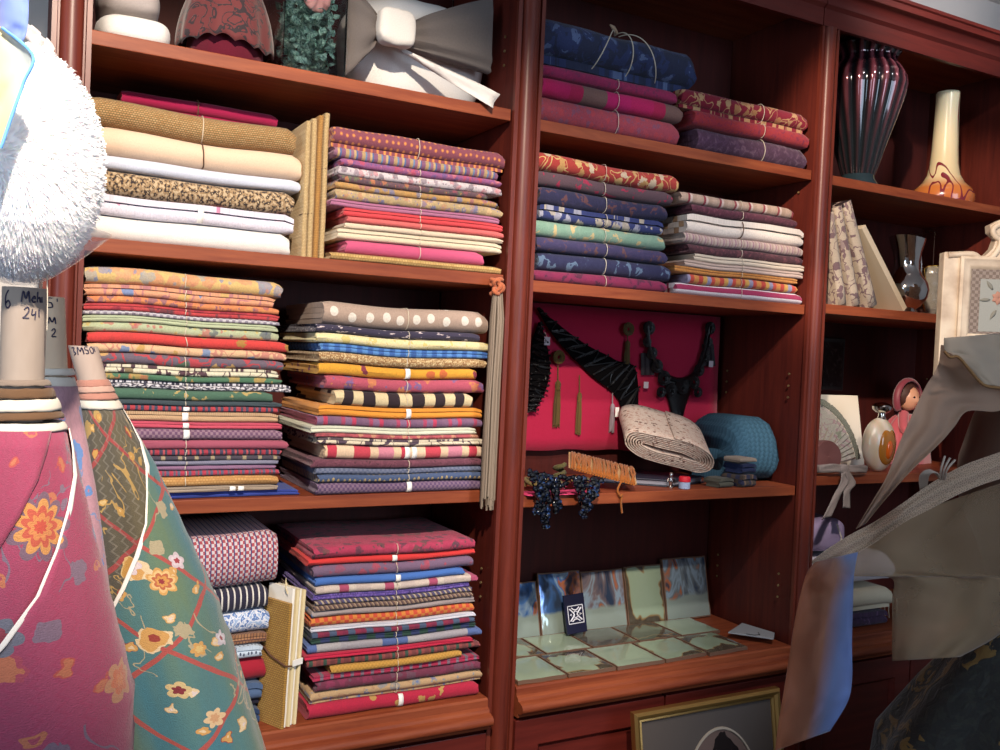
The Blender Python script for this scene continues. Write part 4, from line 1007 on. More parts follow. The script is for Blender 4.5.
fx = [.046, .182, .322, .470, .612, .752]; names = ['pale green glazed tile, front row, far left by the upright', 'pale green tile with black-brown edge, second of the front row', 'plain pale green tile, third of the front row', 'pale green tile with brown border, fourth of the front row', 'pale green tile with brown smear, rightmost of the front row']
gz = [0, 1, 0, 1, 1]
for k in range(5):
    tile(names[k], [(fx[k]+.002, -.006+.02*0, TZ_), (fx[k+1]-.003, -.006+.008*(k > 2), TZ_), (fx[k+1]-.003, .135, TZ_), (fx[k]+.002, .135, TZ_)], .011, GLZ[gz[k]], (0, 0, 1), 'glazed tiles lying flat on the counter', k*3.1)
names = ['pale green tile of the back row below the bright blue standing tile', 'pale green tile of the back row under the small navy tile', 'dark brown glazed tile of the back row under the copper standing tile', 'black-brown glazed tile of the back row, below the framed-edge tile', 'smooth grey-green tile of the back row, farthest right']
gz = [1, 0, 2, 2, 0]; sh_ = .03
for k in range(5):
    tile(names[k], [(fx[k]+.002+sh_, .142, TZ_), (fx[k+1]-.003+sh_, .142, TZ_), (fx[k+1]-.003+sh_, .272, TZ_), (fx[k]+.002+sh_, .272, TZ_)], .011, GLZ[gz[k]], (0, 0, 1), 'glazed tiles lying flat on the counter', 20+k*2.3)
names = ['shimmering blue glazed tile standing leftmost against the back', 'blue and copper lustre tile standing behind the small navy tile', 'copper lustre tile, middle one of the five standing tiles', 'grey-green tile with brown frame standing fourth from left', 'tall pale grey tile standing farthest right of the five']
gx = [at(p_, 615, .30).x for p_ in (539, 582, 625, 663, 706)]; sx = [(gx[0]-.142, gx[0]-.004), (gx[0], gx[1]-.004), (gx[1], gx[2]-.004), (gx[2], gx[3]-.004), (gx[3], gx[4])]; sx = [(max(a, .044), b, 0, 0) for a, b in sx]
gz = [3, 3, 5, 1, 4]
for k, (a, b, yb_, yt) in enumerate(sx):
    y0 = .282 - .006*k*0; h_ = (.140, .160, .155, .158, .172)[k]; z0 = TZ_+.0004; yo = .288
    tile(names[k], [(a, yo, z0), (b, yo, z0), (b, yo+.040, z0+h_), (a, yo+.040, z0+h_)], .012, GLZ[gz[k]], (0, -h_, .040), 'glazed tiles standing against the back', 50+k*4.7)
nt = empty('ceramic_tile', 'small navy tile with a white scrollwork square, leaning on a blue tile', 'tile')
a = Vector((at(566, 632, .24).x, .238, TZ_+.0145)); wv = Vector((.062, -.002, .004)); hv = Vector((-.002, .026, .098)); nn_ = wv.cross(hv).normalized()*-1
if nn_.y > 0: nn_ = -nn_
def quadbox(name, o_, w_, h_, n_, th, mat, par, bevel=.0008):
    mb = MB(); lo = [o_, o_+w_, o_+w_+h_, o_+h_]; mb.grid([lo, [p+n_*th for p in lo]], cv=True); mb.f += [(3, 2, 1, 0), (4, 5, 6, 7)]; return mb.build(name, mat, par, bevel=bevel)
quadbox('tile_body', a, wv, hv, nn_, .007, plainmat('navy_glaze', '1c1c34', .2), nt)
mb = MB(); wu, hu = wv.normalized(), hv.normalized(); ce = a+wv*.5+hv*.48+nn_*.0076
def st(pts, r_=.0012): mb.tube([ce+wu*x+hu*y for x, y in pts], r_, 4)
S_ = .023
for sx_ in (-1, 1):
    st([(sx_*S_, -S_), (sx_*S_, S_)]); st([(-S_, sx_*S_), (S_, sx_*S_)])
    st([(sx_*.018*1, .016), (sx_*.008, .006), (sx_*.004, 0), (sx_*.008, -.006), (sx_*.018, -.016)], .0022)
    st([(-.012, sx_*.018), (-.004, sx_*.012), (.004, sx_*.012), (.012, sx_*.018)], .0018)
    st([(-.005, sx_*.006), (.0, sx_*.009), (.005, sx_*.006)], .0014)
    st([(sx_*.012, .002), (sx_*.018, 0), (sx_*.012, -.002)], .0013)
mb.build('white_scrollwork', plainmat('white_slip', 'e4e4f0', .4), nt)
gc = tag(slab('ceramic_card', None, None, [(.765, .095), (.845, .005), (.888, .045), (.868, .150)], TZ_+.0118+.0025, .004, plainmat('grey_card', '9ca0a4', .5)), 'pale grey card with a black squiggle lying at the right end of the tiles', 'card')
MB().tube([(.80, .062, TZ_+.0188), (.812, .045, TZ_+.0188), (.83, .042, TZ_+.0188), (.842, .06, TZ_+.0188)], .0012, 5).build('ink_squiggle', plainmat('ink_black', '141418', .5), gc)
# ---- framed portrait leaning on the cupboard
pf = empty('picture_frame', 'gilt framed oval portrait leaning against the cupboard doors', 'picture')
TL, TR = at(630, 713, -.085), at(775, 685, -.085); pw = TR.x-TL.x; ztop = (TL.z+TR.z)/2
def fr(u, w, d_): # u across, w up from floor 0..1, d_ towards viewer
    ly, lz = -.20+.115*w, .0+ztop*w; return Vector((TL.x+u, ly-d_*.985, lz+d_*.17*0+.0006))
GILT = plainmat('gilt', 'b89458', .32, .85); HT = ztop
prof = [(0, 0), (0, .016), (.006, .022), (.012, .020), (.017, .013), (.021, .014), (.025, .009), (.027, 0)]
rows = []
for (cu_, cw) in ((0, 0), (pw, 0), (pw, 1), (0, 1)):
    row = []
    for i_, d_ in prof:
        row.append(fr(cu_+(i_ if cu_ == 0 else -i_), cw+(i_/HT if cw == 0 else -i_/HT), d_))
    rows.append(row)
mb = MB(); mb.grid(rows, cu=True, cv=True); mb.build('gilt_frame', GILT, pf, smooth=25)
def panel(name, u0, u1, w0, w1, d0, d1, mat):
    mb = MB(); q = [(u0, w0), (u1, w0), (u1, w1), (u0, w1)]; mb.grid([[fr(a_, b_, d0) for a_, b_ in q], [fr(a_, b_, d1) for a_, b_ in q]], cv=True); mb.f += [(3, 2, 1, 0), (4, 5, 6, 7)]; return mb.build(name, mat, pf)
panel('mount_board', .022, pw-.022, .022/HT, 1-.022/HT, .001, .006, plainmat('mount_taupe', '4c4440', .8))
mb = MB(); cu_, cw_ = pw*.56, .60; ru, rw_ = .128, .30
def ov(k, s_, d_): a_ = 2*pi*k/64; return fr(cu_+ru*s_*cos(a_), cw_+rw_*s_*sin(a_), d_)
mb.grid([[ov(k, 1.0, .0065) for k in range(64)], [ov(k, 1.0, .0105) for k in range(64)], [ov(k, .975, .0105) for k in range(64)], [ov(k, .97, .0072) for k in range(64)]], cv=True); mb.build('oval_bevel', plainmat('bevel_cream', 'a89c8c', .6), pf, smooth=40)
t = NT('portrait_print'); v = t.n('ShaderNodeTexCoord').outputs['UV']; X, Y, _ = t.sep(v)
dx_ = t.math('MULTIPLY', t.math('SUBTRACT', X, .56), 2.6); dy_ = t.math('MULTIPLY', t.math('SUBTRACT', Y, .66), 1.9)
dd = t.math('SQRT', t.math('ADD', t.math('MULTIPLY', dx_, dx_), t.math('MULTIPLY', dy_, dy_)))
hair = t.math('LESS_THAN', t.math('ADD', dd, t.math('MULTIPLY', t.noise(v, 6, 3), .3)), .72); face = t.math('LESS_THAN', t.math('ADD', dd, t.math('MULTIPLY', Y, .35)), .50)
c_ = t.mix(hair, lin('6c5a54'), lin('241e1e')); c_ = t.mix(face, c_, lin('8c6c58')); t.put(t.b.inputs['Base Color'], c_); t.setp(Roughness=.25)
mb = MB(); mb.grid([[ov(k, .968, .0068) for k in range(64)], [ov(k, .4, .0068) for k in range(64)], [ov(k, .02, .0068) for k in range(64)]], [[(.5+.5*s_*cos(2*pi*k/64), .5+.5*s_*sin(2*pi*k/64)) for k in range(64)] for s_ in (.97, .4, .02)], cv=True); mb.f.append(tuple(range(128, 192)))
tag(mb.build('portrait', t.m, pf), 'dark-haired portrait in an oval')
# ================================================================== right bay
def pxm(p): return FPX/((Vector(p)-CAM).dot(FWD))
# ribbed lustre vase
vy = .128; b0 = at(854, 160, vy); vx = b0.x+.02; k_ = 1/pxm((vx, vy, 2.2)); Zt = at(868, 43, vy).z-SH3[0]
vs = empty('ribbed_vase', 'large dark red ribbed lustre glass vase with flared rim', 'vase')
t = NT('lustre_glass'); X, Y, _ = t.sep(t.n('ShaderNodeTexCoord').outputs['UV']); n_ = t.noise(t.obj((1, 1, .3)), 14, 3, dist=1)
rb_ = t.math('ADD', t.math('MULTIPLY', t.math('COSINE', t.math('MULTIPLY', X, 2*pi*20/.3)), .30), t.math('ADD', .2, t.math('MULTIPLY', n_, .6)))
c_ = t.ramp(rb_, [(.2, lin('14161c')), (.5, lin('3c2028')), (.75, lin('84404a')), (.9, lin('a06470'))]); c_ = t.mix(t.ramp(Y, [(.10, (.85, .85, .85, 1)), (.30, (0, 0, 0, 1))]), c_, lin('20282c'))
t.put(t.b.inputs['Base Color'], c_); t.setp(Roughness=.10, Metallic=.4, Coat_Weight=1.0, Coat_Roughness=.04); LUS = t.m
H = Zt
pr_ = [(.052, 0), (.060, .004), (.062, .016), (.050, .036), (.047, .048), (.055, .072), (.075, .14), (.098, .21), (.117, .275), (.123, .305), (.120, .33), (.107, .352), (.094, .366), (.090, .376), (.094, .388), (.104, .402), (.108, .412)]
sc_ = H/.412*.945
out_ = [(r*.98, z*sc_) for r, z in pr_]; inn = [(r*.98-.006, z*sc_) for r, z in pr_[::-1] if z > .02]
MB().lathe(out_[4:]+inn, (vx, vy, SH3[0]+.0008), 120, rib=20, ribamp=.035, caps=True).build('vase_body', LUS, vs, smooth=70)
MB().lathe(out_[:5], (vx, vy, SH3[0]+.0008), 48).build('vase_foot', plainmat('foot_glass', '2c3c44', .1, .3), vs, smooth=50)
# slender cream art-glass vase
cy_ = .115; c0 = at(943, 186, cy_); H = at(947, 93, cy_).z-SH3[0]; u_ = 1/pxm((c0.x, cy_, 2.2))
t = NT('art_glass'); v = t.obj(); X, Y, Z_ = t.sep(v); g = t.ramp(Z_, [(.0, lin('b8602c')), (.05, lin('c8783c')), (.085, lin('e0c89c')), (.3, lin('e8d8b4'))])
vn = t.math('LESS_THAN', t.math('ABSOLUTE', t.math('SUBTRACT', t.noise(t.obj((1, 1, .35)), 9, 1, dist=1.2), .5)), .018)
t.put(t.b.inputs['Base Color'], t.mix(vn, g, lin('7c2c34'))); t.setp(Roughness=.22, Coat_Weight=.6, Subsurface_Weight=.1); AG = t.m
p_ = [(28, 0), (29.5, .05), (29.5, .09), (27, .14), (20, .20), (15.5, .27), (13.5, .36), (12.3, .5), (11.5, .7), (11, .9), (11.2, 1.0)]
o = MB().lathe([(r*u_, z*H) for r, z in p_]+[((r-2)*u_, z*H) for r, z in p_[:4:-1]], (c0.x, cy_, SH3[0]+.0008), 48).build('slender_vase', AG, smooth=60)
tag(o, 'slender cream art glass vase with red veins and orange bulb base', 'vase')
# toile covered albums leaning left
TOI = F('vine', 'c4b4a0', '7c6468', '8c7478', '9c8884', s=.05); TOI2 = plainmat('album_page', 'a8988a', .8)
ab = [(840.5, 849, 296), (855, 863, 297.5), (869, 880, 300), (902, 909, 303)]; at_ = [(826, 834, 214), (828, 837, 208), (832, 842, 203), (862, 868, 229)]
al = ['toile covered album leaning closest to the upright post', 'toile covered album, second from the upright post', 'toile covered album with dark corner, third from the upright post', 'thin plain pale board leaning beside the silver pitcher']
yA = .012; prevr = None
for k in range(4):
    xa, xb = at(ab[k][0], ab[k][2], yA).x, at(ab[k][1], ab[k][2], yA).x; h_ = at((at_[k][0]+at_[k][1])/2, at_[k][2], yA).z-SH3[1]
    ta = at(at_[k][0], at_[k][2], yA).x; ta = max(ta, .9625+.037*k*.9); w = (.033, .033, .036, .018)[k]; xa = xb-w*1.12
    L = Vector((ta-xa, 0, h_)); un = L.normalized(); nn_ = Vector((un.z, 0, -un.x)); o0 = Vector((xa, yA, SH3[1]+.0008)); lift = max(0, -(nn_*w).z); o0.z += lift
    R = empty('fabric_album', al[k], 'album', group='albums leaning on the right bay shelf') if k < 3 else empty('leaning_board', al[k], 'board')
    def pb(name, a0, a1, l0, l1, y0, y1, mat, bevel=.0015):
        mb = MB(); q = [o0+un*l0+nn_*a0, o0+un*l0+nn_*a1, o0+un*l1+nn_*a1, o0+un*l1+nn_*a0]
        mb.grid([[p+Vector((0, y0, 0)) for p in q], [p+Vector((0, y1, 0)) for p in q]], [[(0, 0), (a1*1, 0), (a1, l1), (0, l1)], [(.2, 0), (a1+.2, 0), (a1+.2, l1), (.2, l1)]], cv=True); mb.f += [(3, 2, 1, 0), (4, 5, 6, 7)]; return mb.build(name, mat, R, bevel=bevel)
    hh_ = L.length
    if k < 3:
        pb('cover', 0, .003, 0, hh_, .004, .2, TOI); pb('cover', w-.003, w, 0, hh_, .004, .2, TOI); pb('page_block', .0032, w-.0032, .004, hh_-.004, .006, .195, TOI2)
        mb = MB(); rows = []
        for i in range(7):
            q = i/6; rows.append([o0+nn_*(w*q)+Vector((0, .0038-.007*sin(pi*q), 0))+un*(hh_*j/6) for j in range(7)])
        mb.grid(rows, [[(w*i/6, hh_*j/6) for j in range(7)] for i in range(7)]); mb.build('spine', TOI, R, smooth=60, solid=.0012)
        if k == 2: pb('corner_cap', -.0004, w+.0004, hh_-.012, hh_+.0006, .001, .03, plainmat('album_dark_corner', '34282c', .6))
    else: pb('board', 0, w, 0, hh_, 0, .17, plainmat('board_cream', 'c4b49c', .7))
# silver pitcher
py_ = .10; c0 = at(905, 296, py_); q_ = 1/pxm((c0.x, py_, 1.8)); H = at(904, 239, py_).z-SH3[1]
sv = empty('silver_pitcher', 'round bellied polished silver pitcher with a flared lip', 'pitcher')
SIL2 = plainmat('polished_silver', 'd8d4d0', .07, 1.0)
p_ = [(11, 0), (12, .03), (10, .06), (14, .10), (20, .2), (22, .32), (20, .43), (15, .52), (12.5, .60), (12, .70), (13.5, .83), (16, .94), (17, 1.0)]
rows = []
for s_, P in ((1, p_), (0, p_[::-1][:9])):
    for r, z in P:
        rows.append([]);
        for k in range(48):
            a = 2*pi*k/48; lip = max(0, z-.75)/.25*max(0, cos(a-radians(200)))**3*.45
            R_ = (r-(0 if s_ else .9))*q_*(1+lip); rows[-1].append((c0.x+R_*cos(a), py_+R_*sin(a), SH3[1]+.0008+z*H+(lip*.012)))
mb = MB(); mb.grid(rows, cv=True); mb.f.append(tuple(range(48))); mb.build('pitcher_body', SIL2, sv, smooth=60)
hp = [at(920, 258, py_), at(934, 256, py_), at(938, 268, py_), at(934, 282, py_), at(925, 288, py_)]
MB().tube(catmull([Vector((c0.x+10*q_, py_, SH3[1]+H*.86)), Vector((c0.x+22*q_, py_+.01, SH3[1]+H*.9)), Vector((c0.x+27*q_, py_+.012, SH3[1]+H*.66)), Vector((c0.x+22*q_, py_+.005, SH3[1]+H*.42)), Vector((c0.x+15*q_, py_, SH3[1]+H*.36))], 6), .0035, 8).build('handle', SIL2, sv, smooth=60)
# cut-glass jug with gilt handles, behind it
gy = .17; g0 = at(930, 296, gy); q_ = 1/pxm((g0.x, gy, 1.75))
gj = empty('glass_jug', 'cut glass jug with slim gilt handles between pitcher and white frame', 'jug')
t = NT('cut_glass'); v = t.voro(t.obj(), 70, 1, dim='3D'); t.setp(Base_Color=lin('dcd8cc'), Roughness=.08, Transmission_Weight=.75, IOR=1.45); t.bump(v.outputs['Distance'], .8, .004); CG = t.m
MB().lathe([(8*q_, 0), (9*q_, .004), (7*q_, .012), (10*q_, .03), (12*q_, .07), (9.5*q_, .11), (8.5*q_, .14), (10*q_, .165), (9*q_, .165), (7.5*q_, .14), (8*q_, .1), (8*q_, .03)], (g0.x, gy, SH3[1]+.0008), 24).build('jug_body', CG, gj, smooth=30)
GOL = plainmat('gilt_metal', 'd8a848', .2, 1.0)
for sg, z_ in ((-1, .17), (1, .19)):
    MB().tube(catmull([(g0.x+sg*9*q_, gy-.004, SH3[1]+z_*.96), (g0.x+sg*15*q_, gy-.01, SH3[1]+z_*.9), (g0.x+sg*11*q_, gy-.01, SH3[1]+z_*.55), (g0.x+sg*14*q_, gy-.01, SH3[1]+z_*.28), (g0.x+sg*8*q_, gy-.004, SH3[1]+.024)], 6), .0028, 7).build('gilt_handle', GOL, gj, smooth=60)
MB().tube(catmull([(g0.x-10*q_, gy, SH3[1]+.166), (g0.x, gy-.028, SH3[1]+.169), (g0.x+12*q_, gy, SH3[1]+.168), (g0.x, gy+.028, SH3[1]+.168)], 6, True), .002, 6, close=True).build('gilt_rim', GOL, gj, smooth=60)
# thin wire stand with a cloud shaped back
wy = .27; W = lambda a, b: at(a, b, wy)
ws = empty('wire_stand', 'thin dark wire plate stand with a cloud shaped back', 'stand')
BRZ = plainmat('bronze_wire', '6c4c3c', .35, .9)
pts = [W(908, 238), W(918, 235), W(925, 233), W(930, 224), W(938, 221), W(947, 224), W(952, 232), W(960, 238), W(968, 242), W(973, 252)]
zb_ = SH3[1]+.006; pts = [Vector((min(p.x, 1.765), p.y, min(p.z, 1.985))) for p in pts]; pts = [Vector((pts[0].x, wy, zb_))]+[Vector((pts[0].x, wy, (zb_+pts[0].z)/2))]+pts+[Vector((pts[-1].x, wy, (zb_+pts[-1].z)/2)), Vector((pts[-1].x, wy, zb_))]
MB().tube(catmull(pts, 6), .0018, 6).build('back_wire', BRZ, ws, smooth=60)
MB().tube([(pts[0].x, wy, zb_), (pts[0].x, wy-.05, zb_), (pts[-1].x, wy-.05, zb_), (pts[-1].x, wy, zb_)], .0018, 6).build('foot_wire', BRZ, ws)

# third shelf of the right bay
z5 = SH3[2]+.0008
hf = empty('hanging_picture', 'small dark framed picture hanging on the back of the right bay', 'picture')
a, b = at(821, 337, DEP-.02), at(842, 391, DEP-.02)
MB().box((a.x, DEP-.024, b.z), (b.x, DEP-.0135, a.z)).build('dark_frame', plainmat('black_frame', '1c1414', .4), hf, bevel=.003)
MB().box((a.x+.012, DEP-.026, b.z+.014), (b.x-.012, DEP-.0245, a.z-.014)).build('dark_print', fab('blot', '2c2424', '343030', '50484c', s=.03), hf)
a, b = at(818, 395, .21), at(862, 395, .21)
qc = quadbox('white_card', Vector((max(a.x, .972), .19, z5+.0004)), Vector((b.x-max(a.x, .972), 0, 0)), Vector((0, .04, a.z-z5)), Vector((0, -1, .1)).normalized(), .004, plainmat('card_white', 'ece4d4', .8), None)
tag(qc, 'upright plain white card behind the pale lace fan', 'card')
# pale fan with pleats and a feathery green edge
fa = empty('folding_fan', 'pale open fan with a grey-green feathery edge', 'fan')
fc = at(812, 462, .10); fc.z = z5+.002; fc.x = max(fc.x, .972); Rf = (at(812, 395, .10)-at(812, 462, .10)).length
nl = 16; rows = []; uvs = []
for i in range(10):
    rr = .25+.75*i/9; rows.append([fc+Vector((Rf*.96*rr*sin(a_), -.0*rr+.004*(-1)**j*rr+.03*rr*cos(a_), Rf*rr*cos(a_))) for j, a_ in enumerate([radians(4+78*j/(2*nl)) for j in range(2*nl+1)])]); uvs.append([(j*.006, rr*.2) for j in range(2*nl+1)])
mb = MB(); mb.grid(rows, uvs); mb.build('fan_leaf', F('vine', 'cccac0', 'c4a8ac', 'a8b09c', 'd8d0cc', s=.05), fa, solid=.001)
for j in range(0, 2*nl+1, 4): MB().tube([fc+Vector((0, -.006, 0)), rows[0][j]+Vector((0, -.005, 0)), rows[6][j]+Vector((0, -.005, 0))], .0016, 5).build('fan_stick', plainmat('fan_stick', 'b8a898', .5), fa)
mb = MB(); r = random.Random(8)
for i in (0, 1):
    pass
rows = []
for i in range(5):
    rr = 1+.10*i/4; rows.append([fc+Vector((Rf*.96*rr*(1+.02*nz(j*1.9, i))*sin(a_), .004*nz(j*1.3, i*2)-.003+.03*rr*cos(a_), Rf*rr*(1+.02*nz(j*2.3, i+5))*cos(a_))) for j, a_ in enumerate([radians(4+78*j/60) for j in range(61)])])
mb.grid(rows); mb.build('feather_edge', F('tweed', '8c9484', 'b4b8a8', '646c60', s=.006), fa, smooth=60, solid=.0015)
# mauve round box standing on edge
mc = at(827, 460, .055); mr = (at(827, 436, .055)-at(827, 460, .055)).length
rows = []
for yy, q in ((.050, .0), (.050, .96), (.053, 1), (.072, 1), (.075, .96), (.075, .0)):
    rows.append([(max(mc.x, 1.0)+mr*.78*max(q, .02)*cos(2*pi*k/40)*1.0, yy+.004*sin(2*pi*k/40), z5+.046+.0455*max(q, .02)*sin(2*pi*k/40)) for k in range(40)])
mb = MB(); mb.grid(rows, cv=True); mb.f += [tuple(range(40)), tuple(range(200, 240))[::-1]]
tag(mb.build('round_box', plainmat('mauve_card', '7c5050', .6), smooth=40), 'mauve round box standing on edge in front of the fan', 'box')
# grey ribbon bow on the shelf edge
rb = empty('ribbon_bow', 'grey fabric bow at the shelf edge with two hanging tails', 'bow')
GRB = fab('plain', 'a09490')
kn_ = at(842, 465, -.002); kn_.z = z5+.016
def strip(name, pts, w, par, mat, wd=(0, 0, 1), amp=.002, sol=.0015):
    rows = []; N = len(pts)
    for i, p in enumerate(pts):
        p = Vector(p); ww = w[i] if isinstance(w, list) else w; rows.append([p+Vector(wd)*(ww*(j/4-.5))+Vector((0, -amp*sin(j*1.3+i*.6), 0)) for j in range(5)])
    mb = MB(); mb.grid(rows, [[(j*.01, i*.02) for j in range(5)] for i in range(N)]); return mb.build(name, mat, par, smooth=70, solid=sol)
kx = kn_.x
strip('bow_loop', catmull([(kx, -.004, z5+.018), (kx-.05, -.012, z5+.024), (kx-.085, -.002, z5+.020), (kx-.075, .02, z5+.016), (kx-.02, .012, z5+.018), (kx, .002, z5+.018)], 4), .022, rb, GRB)
strip('bow_loop', catmull([(kx, -.004, z5+.018), (kx+.06, -.014, z5+.020), (kx+.10, -.004, z5+.015), (kx+.08, .018, z5+.014), (kx+.02, .012, z5+.018), (kx, .002, z5+.018)], 4), .020, rb, GRB)
pillow('knot', GRB, (kx, -.006, z5+.019), .014, .011, .014, rb, .7, .002, 60, 3, 16, 10)
a, b = at(826, 518, -.03), at(846, 508, -.028)
strip('bow_tail', catmull([(kx, -.016, z5+.012), (kx-.01, -.020, z5-.02), ((kx+a.x)/2, -.026, (z5+a.z)/2), (a.x, -.03, a.z)], 5), .036, rb, GRB, (1, 0, .25))
strip('bow_tail', catmull([(kx+.004, -.015, z5+.012), (kx+.022, -.020, z5-.02), (b.x+.006, -.024, (z5+b.z)/2), (b.x, -.028, b.z)], 5), .028, rb, GRB, (1, 0, -.05))
# round frosted perfume bottle with amber heart and silver stopper
pby = .055; pc = at(879, 441, pby); q_ = 1/pxm(pc); R_ = 20*q_
pb_ = empty('perfume_bottle', 'round frosted perfume bottle with amber heart and silver stopper', 'perfume bottle')
rz_ = .080
t = NT('frosted_glass'); X, Y, Z_ = t.sep(t.obj()); sw = t.math('SINE', t.math('ADD', t.math('MULTIPLY', X, 160), t.math('MULTIPLY', Z_, 40)))
t.put(t.b.inputs['Base Color'], t.mix(t.math('MULTIPLY', t.math('ADD', sw, 1), .3), lin('e8dccc'), lin('d0b894'))); t.setp(Roughness=.3, Transmission_Weight=.25, Coat_Weight=.5, Subsurface_Weight=.2); FRG = t.m
bcz = z5+rz_*.98
rws, u2 = blob_rows((pc.x, pby, bcz), R_*1.0, R_*.62, rz_, 40, 24, 1.0)
rws = [[Vector((p[0], p[1], max(p[2], z5+.0002))) for p in r_] for r_ in rws]
mb = MB(); mb.grid(rws, u2, cv=True); mb.build('bottle_body', FRG, pb_, smooth=60)
AMB = plainmat('amber_glass', 'b8782c', .12, 0, Transmission_Weight=.3, Coat_Weight=.8); AMD = plainmat('amber_heart', 'd05c14', .08, 0, Coat_Weight=1.0)
def disc(name, cx_, cz_, rx_, rz2, y_, th_, mat, par, pts=None):
    P = pts or [(cx_+rx_*cos(2*pi*k/36), cz_+rz2*sin(2*pi*k/36)) for k in range(36)]
    return MB().prism(P, y_, y_+th_).build(name, mat, par, bevel=.0015)
yf_ = pby-R_*.62
def on_bottle(x, z, o_): return Vector((x, pby-R_*.62*sqrt(max(0, 1-((x-pc.x)/R_)**2-((z-bcz)/rz_)**2))-o_, z))
rows = [[on_bottle(pc.x+R_*.10+R_*.70*s_*cos(2*pi*k/40), bcz-.008+(rz_*.62+(.012*abs(sin(4*pi*k/40)) if 0 < k < 20 else 0))*s_*sin(2*pi*k/40), .0016 if s_ < .99 else .0001) for k in range(40)] for s_ in (1.0, .97, .7, .4, .03)]
mb = MB(); mb.grid(rows, cv=True); mb.f.append(tuple(range(160, 200))); mb.build('amber_panel', AMB, pb_, smooth=50)
rows = [[on_bottle(pc.x+R_*.04+R_*.26*s_*cos(2*pi*k/30), bcz-.012+rz_*.34*s_*sin(2*pi*k/30), .0018+.004*sqrt(1-s_*s_)) for k in range(30)] for s_ in (1.0, .9, .6, .3, .03)]
mb = MB(); mb.grid(rows, cv=True); mb.f.append(tuple(range(120, 150))); mb.build('amber_heart', AMD, pb_, smooth=60)
MB().lathe([(.012, -.004), (.013, 0), (.010, .006), (.010, .014), (.019, .018), (.027, .026), (.028, .034), (.022, .042), (.008, .046), (.001, .0465)], (pc.x+.006, pby, bcz+rz_-.001), 28).build('stopper', SIL2, pb_, smooth=40)
# doll in pink hood and dress
dl = empty('doll', 'doll with brown hair in a shiny pink hooded dress', 'doll')
dy_ = .235; hd = at(908, 398, dy_); q_ = 1/pxm(hd)
PK = plainmat('pink_satin', 'c8606c', .35, 0, Sheen_Weight=.5); PKD = plainmat('dark_pink_hood', '8c3848', .5, 0, Sheen_Weight=.5); SK = plainmat('doll_skin', 'e0a484', .4); HR = plainmat('doll_hair', '4c2c24', .6)
rows = []
for i in range(15):
    q = i/14; rr = 30*q_*(1-q)**.7+9*q_; z = z5+(hd.z-.02-z5-10*q_)*q
    rows.append([(hd.x-.01*(1-q)*3-.0+rr*(1+.10*cos(9*2*pi*k/54+q*3))*cos(2*pi*k/54), dy_+min(rr, .075)*.9*sin(2*pi*k/54), z) for k in range(54)])
mb = MB(); mb.grid(rows, cv=True); mb.f += [tuple(range(54))[::-1], tuple(range(14*54, 15*54))]; mb.build('dress', PK, dl, smooth=70)
rws, u2 = blob_rows((hd.x, dy_-.002, hd.z), 10*q_, 10.5*q_, 12.5*q_, 24, 18, 1.0, lambda p: p+Vector((0, -.010*max(0, 1-((p.x-hd.x)**2+(p.z-hd.z+.006)**2)/.00009), 0)) if p.y < dy_ else p)
mb = MB(); mb.grid(rws, u2, cv=True); mb.build('head', SK, dl, smooth=70)
for sg in (-1, 1):
    rws, u2 = blob_rows((hd.x+sg*3.6*q_, dy_-10.2*q_, hd.z+1.2*q_), 1.5*q_, .8*q_, 1.1*q_, 10, 8, 1); mb = MB(); mb.grid(rws, u2, cv=True); mb.build('eye', plainmat('doll_eye', '1c1410', .2), dl, smooth=60)
rws, u2 = blob_rows((hd.x, dy_-11.2*q_, hd.z-6*q_), 2*q_, .8*q_, .8*q_, 10, 8, 1); mb = MB(); mb.grid(rws, u2, cv=True); mb.build('mouth', plainmat('doll_lips', 'b03c40', .4), dl, smooth=60)
rws, u2 = blob_rows((hd.x-.002, dy_+.008, hd.z+3*q_), 13*q_, 10*q_, 12.5*q_, 24, 16, .9, lambda p: p+Vector((.003*nz(p.x*90, p.z*90), .003*nz(p.z*80, p.x*70), 0))); mb = MB(); mb.grid(rws, u2, cv=True); mb.build('hair', HR, dl, smooth=70)
rows = []
for i in range(12):
    q = i/11; rr = (16+3*sin(q*3))*q_*sin(.35+q*1.5)
    rows.append([(hd.x-.003+rr*1.05*sin(a_), dy_+.03-.045*q, hd.z+rr*1.15*cos(a_)-.004) for a_ in [radians(-125+250*k/24) for k in range(25)]])
mb = MB(); mb.grid(rows); mb.build('hood', PKD, dl, smooth=70, solid=.004)
for sg, pts in ((-1, [(hd.x-9*q_, dy_-.01, hd.z-16*q_), (hd.x-22*q_, dy_-.05, hd.z-30*q_), (hd.x-14*q_, dy_-.085, hd.z-38*q_)]), (1, [(hd.x+9*q_, dy_-.01, hd.z-16*q_), (hd.x+18*q_, dy_-.05, hd.z-30*q_), (hd.x+8*q_, dy_-.085, hd.z-38*q_)])):
    MB().tube(catmull(pts, 5), .014, 10, rs=[.017-.005*i/10 for i in range(11)]).build('sleeve', PK, dl, smooth=70)
    rws, u2 = blob_rows(Vector(pts[-1])+Vector((0, -.008, -.002)), .010, .010, .009, 12, 8, 1); mb = MB(); mb.grid(rws, u2, cv=True); mb.build('hand', SK, dl, smooth=70)

